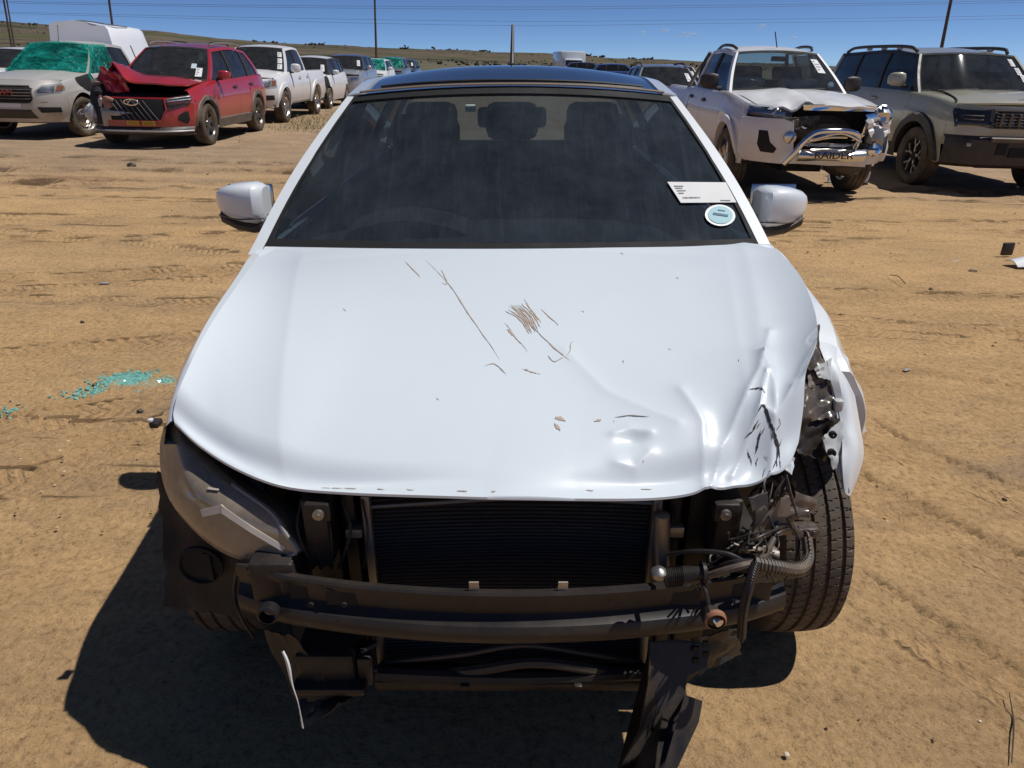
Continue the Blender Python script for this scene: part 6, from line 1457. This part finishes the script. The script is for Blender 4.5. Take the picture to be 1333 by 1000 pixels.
b = MB(); b.solid(np.array([[np.array(g11['front'](x, .7))+np.array((0, -.09+o, z-.7)) for x in np.linspace(-.52, .52, 15)] for z, o in ((.68, .02), (.70, .0), (.725, .0), (.74, .03))]), .02); obj('bumper_insert', b, m_trim, lb)
on_front(g11, 'number_plate', [(-.26, .50), (.26, .50), (.26, .61), (-.26, .61)], m_dark, .075, .01); on_front(g11, 'radar_panel', [(-.42, .53), (-.30, .53), (-.30, .66), (-.42, .66)], m_dark, .072, .01)
for sg in (-1, 1):
    b = MB(); b.box(np.array(g11['front'](sg*.74, .64))+np.array((0, -.06, 0)), (.06, .03, .05), bev=.012); obj('parking_lamp', b, m_alu, r11)
b = text_mb('J E T O U R', .075, .01); q = g11['front'](0, 1.10); b.v = [(x, y, z) for x, y, z in b.v]
b.v = [(x, q[1]+.13+z*.9, 1.178+z*.25+.0) for x, y, z in b.v]; obj('lettering', b, m_chrome, r11)
for sg in (-1, 1):
    b = MB(); b.tube([(sg*.66, -.38, 1.745), (sg*.69, -.24, 1.80), (sg*.70, .4, 1.825), (sg*.70, 1.6, 1.82), (sg*.68, 1.95, 1.76)], .024, 8, sm=30); ra = obj('roof_rail', b, m_blackp, r11)
    for k, yy in enumerate((.1, .6, 1.1)): b = MB(); b.box((sg*.69, yy, 1.795), (.045, .13, .045), bev=.012); obj('rail_foot', b, m_alu, ra)
    b = MB(); q = -1.42; b.box((sg*(1.0+.012), q, .395+.47+.085), (.03, .12, .03), bev=.01); obj('marker_lamp', b, m_alu, r11)
b = MB(); b.tube([(-.86+.01, -2.0, 1.125), (-.80, -1.9, 1.16), (-.74, -1.5, 1.225), (-.72, -1.1, 1.25)], .012, 6, sm=14); obj('bonnet_gap', b, m_dark, r11)
for v0, u0 in ((.70, .72), (.48, .76), (.30, .80)): ws_sticker(g11, u0, u0+.10, v0, v0+.18)
b = MB(); c_ = np.array(g11['wsp'](.86, .16)); b.ring([c_+np.array((.035*math.cos(a), -.012, .035*math.sin(a))) for a in np.linspace(0, 6.283, 16, endpoint=False)], 0, .002, 2); obj('licence_disc', b, plastic('disc_blue', (.4, .55, .6), .6, 0), r11)

# ---- vehicles seen over the white roof line, on the right
g12 = plain('suv_car', 'dark grey crossover with black roof rails behind the wrecked white pickup', 'car', 3.95, 20.4, m_greyp, 1.50, 4.3, .9, ROW2, 1)
for sg in (-1, 1):
    b = MB(); b.tube([(sg*.56, .0, 1.44), (sg*.58, .2, 1.52), (sg*.58, 1.2, 1.52), (sg*.56, 1.5, 1.45)], .025, 6, sm=18); obj('roof_rail', b, m_blackp, g12['root'])
plain('hatchback_car', 'silver car with a dark windscreen behind the dark grey crossover', 'car', 5.5, 26.5, m_silv2, 1.52, 4.2, .88, ROW2)
plain('sedan_car', 'small pale silver car far off beyond the white roof', 'car', 8.0, 43, m_silv2, 1.48, 4.2, .88, ROW2)
plain('sedan_car', 'bright blue car far off beyond the black glass roof', 'car', 7.9, 56, m_blue, 1.55, 4.5, .9, ROW2, rz=1.45)
plain('sedan_car', 'black car far off beside the white delivery van', 'car', 6.6, 66, m_navy, 1.62, 4.5, .9, ROW2, rz=1.5, roofm=m_navy)
b = MB(); rt = thing('delivery_van', 'white box van in the distance above the black glass roof', 'van', place(5.9, 82), (0, ROLL, .1))
b.box((0, 0, 1.45), (2.6, 5.4, 2.3), bev=.15); obj('box_body', b, m_white, rt); b = MB(); b.box((0, -2.9, 1.25), (2.2, 1.0, 1.3), bev=.2, taper=.85); obj('cab', b, m_white, rt)
b = MB(); b.box((0, -3.36, 1.5), (1.7, .1, .55), bev=.03, rot=Matrix.Rotation(-.25, 3, 'X')); obj('windscreen', b, m_roofblk, rt)
for sx in (-1, 1):
    for sy in (-2.3, 1.7): b = MB(); b.lathe([(-.12, .2), (-.12, .38), (.12, .38), (.12, .2)], 20, (sx*1.0, sy, .38), 'x'); obj('wheel', b, m_rubber, rt)
# ------------------------------------------------------------------ poles, wires, debris, broken glass
m_pole = plastic('creosoted_pole', (.05, .042, .036), .85, .1); m_wire = plastic('wire', (.06, .06, .065), .6, 0)
def pole(px, py0, Y, lab, top_px, r=.11, name='utility_pole'):
    base = at(px, py0, Y); base[2] = float(gz(base[0], Y))-.2; top = at(top_px[0], top_px[1], Y*1.0); d = top-base; ext = base+d*1.15
    root = thing(name, lab, 'pole', tuple(base)); b = MB(); b.tube([(0, 0, 0), tuple(ext-base)], [r*1.2, r*.8], 10); obj('shaft', b, m_pole, root)
    b = MB(); t_ = ext-base; b.box(t_*.97, (1.8, .12, .12), bev=.02); obj('cross_arm', b, m_pole, root)
    for x in (-.8, .8): b = MB(); q = t_*.97+np.array((x, 0, .06)); b.lathe([(0, .04), (.06, .06), (.1, .03), (.16, .05), (.18, .001)], 10, q, 'z'); obj('insulator', b, m_trim, root)
    return ext
pole(489, 78, 75, 'slim dark pole rising behind the far end of the left row', (487.5, -10), .10)
pole(1228, 60, 48, 'leaning dark pole behind the sage SUV', (1240, -10), .10)
pole(143, 40, 62, 'dark pole behind the white canopy', (140.5, -10), .09)
pole(12, 58, 70, 'thin leaning pole at the left edge of the picture', (3, -10), .085)
pole(15.5, 58, 74, 'second thin leaning pole at the left edge of the picture', (7, -10), .07)
for k, (y0, y1, y2) in enumerate(((3, 9, 0.5), (5, 12, 3.), (17, 27.5, 20), (19, 33, 24))):
    Y = 150+6*k; b = MB(); b.tube([at(-500, y0-16, Y), at(60, y0, Y), at(620, y1, Y), at(900, (y1+y2)/2+2.5, Y), at(1333, y2, Y), at(1900, y2-16, Y)], .024, 5, sm=50)
    tag(obj('power_line', b, m_wire), ['topmost power line across the sky', 'second power line from the top', 'third power line from the top', 'lowest power line across the sky'][k], 'power line', 'power lines across the sky')
# small clouds low on the right
m, t, b_, o_ = nodes('cloud'); b_.inputs['Base Color'].default_value = (.9, .9, .9, 1); b_.inputs['Roughness'].default_value = 1; b_.inputs['Subsurface Weight'].default_value = 1; b_.inputs['Subsurface Scale'].default_value = 60; b_.inputs['Subsurface Radius'].default_value = (1, 1, 1)
tr = t.nodes.new('ShaderNodeLayerWeight'); tr.inputs[0].default_value = .35
al = math_(t, 'MULTIPLY', math_(t, 'POWER', math_(t, 'SUBTRACT', 1., tr.outputs['Facing']), 1.6), math_(t, 'MULTIPLY', noise(t, .02, 5, .6, objco(t)), .42)); t.links.new(al, b_.inputs['Alpha'])
for k, (px, py, w, h) in enumerate(((896, 45, 26, 5.5), (866, 40, 12, 4), (836, 42, 10, 3), (1033, 50, 11, 4), (992, 34, 12, 4))):
    Y = 4200; c = at(px, py, Y); s = Y/FPX; b = MB(); rows = []
    for i in range(11):
        th = math.pi*i/10; rows.append([(w*s/2*math.sin(th)*math.cos(p)*(1+.5*float(vnoise(p, th, 1.5, k))), w*s/2*math.sin(th)*math.sin(p), h*s/2*math.cos(th)*(1+.6*float(vnoise(p*2, th, 1.5, k+3)))) for p in np.linspace(0, 2*math.pi, 24, endpoint=False)])
    b.grid(np.array(rows), wrap=True); o = obj('cloud', b, m, angle=180); o.location = c
    tag(o, ['largest small pale cloud above the white pickup', 'small faint cloud left of the largest cloud', 'leftmost faint wisp of cloud', 'tiny cloud above the roof of the white pickup', 'tiny highest cloud right of the largest cloud'][k], 'cloud', 'small clouds')
# shattered safety glass beside the car
rs = np.random.RandomState(8); b = MB(); cc = MB()
def shards(cx_, cy_, sx, sy, n, rot):
    for k in range(n):
        u, v = rs.normal()*sx, rs.normal()*sy; x, y = cx_+u*math.cos(rot)-v*math.sin(rot), cy_+u*math.sin(rot)+v*math.cos(rot)
        s = .004+.005*rs.rand(); R3 = Matrix.Rotation(rs.rand()*6.3, 3, 'Z') @ Matrix.Rotation(rs.normal()*.5, 3, 'X')
        b.box((x, y, float(gz(x, y))+.007+.006*rs.rand()), (s*(1+rs.rand()), s*(1+rs.rand()), s*.8), rot=R3)
p = atz(168, 498, 0); shards(p[0], p[1], .062, .045, 1500, -.1)
p = atz(206, 503, 0); shards(p[0], p[1], .04, .04, 700, .2)
p = atz(128, 512, 0); shards(p[0], p[1], .09, .03, 130, .3)
p = atz(12, 538, 0); shards(p[0], p[1], .04, .03, 25, .2)
mg, t, bs, o = nodes('green_safety_glass'); bs.inputs['Base Color'].default_value = (.30, .66, .58, 1); bs.inputs['Roughness'].default_value = .12; bs.inputs['Transmission Weight'].default_value = .35
tag(obj('broken_glass', b, mg, angle=0), 'scattered turquoise crumbs of shattered safety glass left of the car', 'broken glass', kind='stuff')
# loose bits on the sand
def bit(px, py, d, mat, label, cat, name, rz=0, tilt=0, dome=0):
    c = atz(px, py, 0); x, y = c[0], c[1]; n = 9; rows = []; d = (d[0]*.75, d[1]*.75, d[2]*.6)
    for i in np.linspace(-1, 1, n): rows.append([(d[0]/2*j*(1-.25*abs(i)*(vnoise(i*3, j*3, 1, px)+.5)), d[1]/2*i*(1-.3*abs(j)*(vnoise(j*4, i*2, 1, px+1)+.5)), d[2]*(1-.6*(i*i+j*j))+dome*(1-j*j)+.006*float(vnoise(i*3, j*3, 1, px))) for j in np.linspace(-1, 1, n)])
    b = MB(); b.solid(np.array(rows), d[2]*.5, nrm=(0, 0, 1)); o = obj(name, b, mat); o.location = (x, y, float(gz(x, y))+d[2]*.4+.006); o.rotation_euler = (tilt, 0, rz); tag(o, label, cat, 'loose bits lying on the sand'); return o
m_alt = plastic('grey_shard', (.3, .32, .32), .5, .15)
bit(137, 373, (.10, .05, .008), m_alt, 'flat grey plastic fragment on the sand left of the mirror', 'fragment', 'plastic_fragment', .2)
bit(108, 423, (.03, .03, .02), m_blackp, 'tiny black fragment on the sand below the grey one', 'fragment', 'plastic_fragment', .5)
bit(124, 504, (.035, .03, .02), m_blackp, 'small black lump at the left end of the shattered glass', 'fragment', 'plastic_fragment', .9)
bit(183, 538, (.04, .025, .015), m_blackp, 'black chip on the sand below the shattered glass', 'fragment', 'plastic_fragment', .4)
bit(174, 228, (.16, .09, .06), m_blackp, 'black lump in the tyre ruts left of the mirror', 'fragment', 'plastic_fragment', .4)
bit(1245, 335, (.09, .04, .012), plastic('pale_stone', (.45, .4, .32), .9, .1), 'flat pale stone on the sand right of the car', 'stone', 'stone', .3)
bit(1268, 348, (.08, .03, .02), plastic('pale_stone2', (.36, .31, .25), .9, .1), 'narrow pale stone near the white bumper scrap', 'stone', 'stone', -.4)
bit(1212, 375, (.035, .03, .018), m_blackp, 'tiny dark stone on the sand right of the car', 'stone', 'stone', .2)
bit(1180, 483, (.06, .03, .008), m_alt, 'pale chip on the sand right of the torn fender', 'fragment', 'plastic_fragment', .5)
b = MB(); P = [atz(1313, 905, 0)+np.array((0, 0, .006)), atz(1318, 945, 0)+np.array((0, 0, .009)), atz(1316, 995, 0)+np.array((0, 0, .006))]; b.tube(P, [.0012, .0022, .0012], 6, sm=14); tag(obj('twig', b, plastic('bark', (.06, .045, .03), .9, 0)), 'thin dark twig on the sand at the lower right edge', 'twig')
c = atz(1160, 366, 0); b = MB(); b.tube([atz(1158, 360, 0)+np.array((0, 0, .012)), atz(1168, 364, 0)+np.array((0, 0, .025)), atz(1178, 371, 0)+np.array((0, 0, .01))], .003, 6, sm=10); tag(obj('twig', b, plastic('bark2', (.08, .06, .04), .9, 0)), 'curved twig on the sand right of the mirror', 'twig')
# white bumper scrap at the right edge
c = atz(1327, 338, 0); c[2] = float(gz(c[0], c[1])); rt = thing('bumper_scrap', 'white broken bumper scrap lying on the sand at the right edge', 'bumper piece', tuple(c), (0, 0, .1))
b = MB(); b.solid(np.array([[(-.12+.55*s, -.14*t+.06*s, .02+.10*math.sin(math.pi*min(1, .15+.85*t))*(.35+.9*s)) for s in np.linspace(0, 1, 12)] for t in np.linspace(0, 1, 10)]), .008); obj('shell', b, m_white, rt)
b = MB(); b.box((.13, .30, .06), (.10, .03, .11), bev=.01); obj('bracket', b, m_blackp, rt)
# broken grille piece under the nudge bar
c = atz(1104, 238, -.08); c[2] = float(gz(c[0], c[1])); rt = thing('broken_lamp_unit', 'broken black plastic unit lying under the chrome nudge bar', 'car part', tuple(c), (0, 0, -.25))
b = MB(); b.solid(np.array([[(-.26+.52*s, .05*math.sin(s*3)+.12*t, .02+.17*t*(1-.35*abs(2*s-1))+.02*float(vnoise(s*5, t*4, 1, 3))) for s in np.linspace(0, 1, 12)] for t in np.linspace(0, 1, 8)]), .03); obj('shell', b, m_blackp, rt)
b = MB(); b.tube([(-.22, -.02, .02), (0, -.05, .015), (.22, -.02, .05), (.27, .06, .17)], .012, 8, sm=20); obj('rim', b, m_alt, rt)
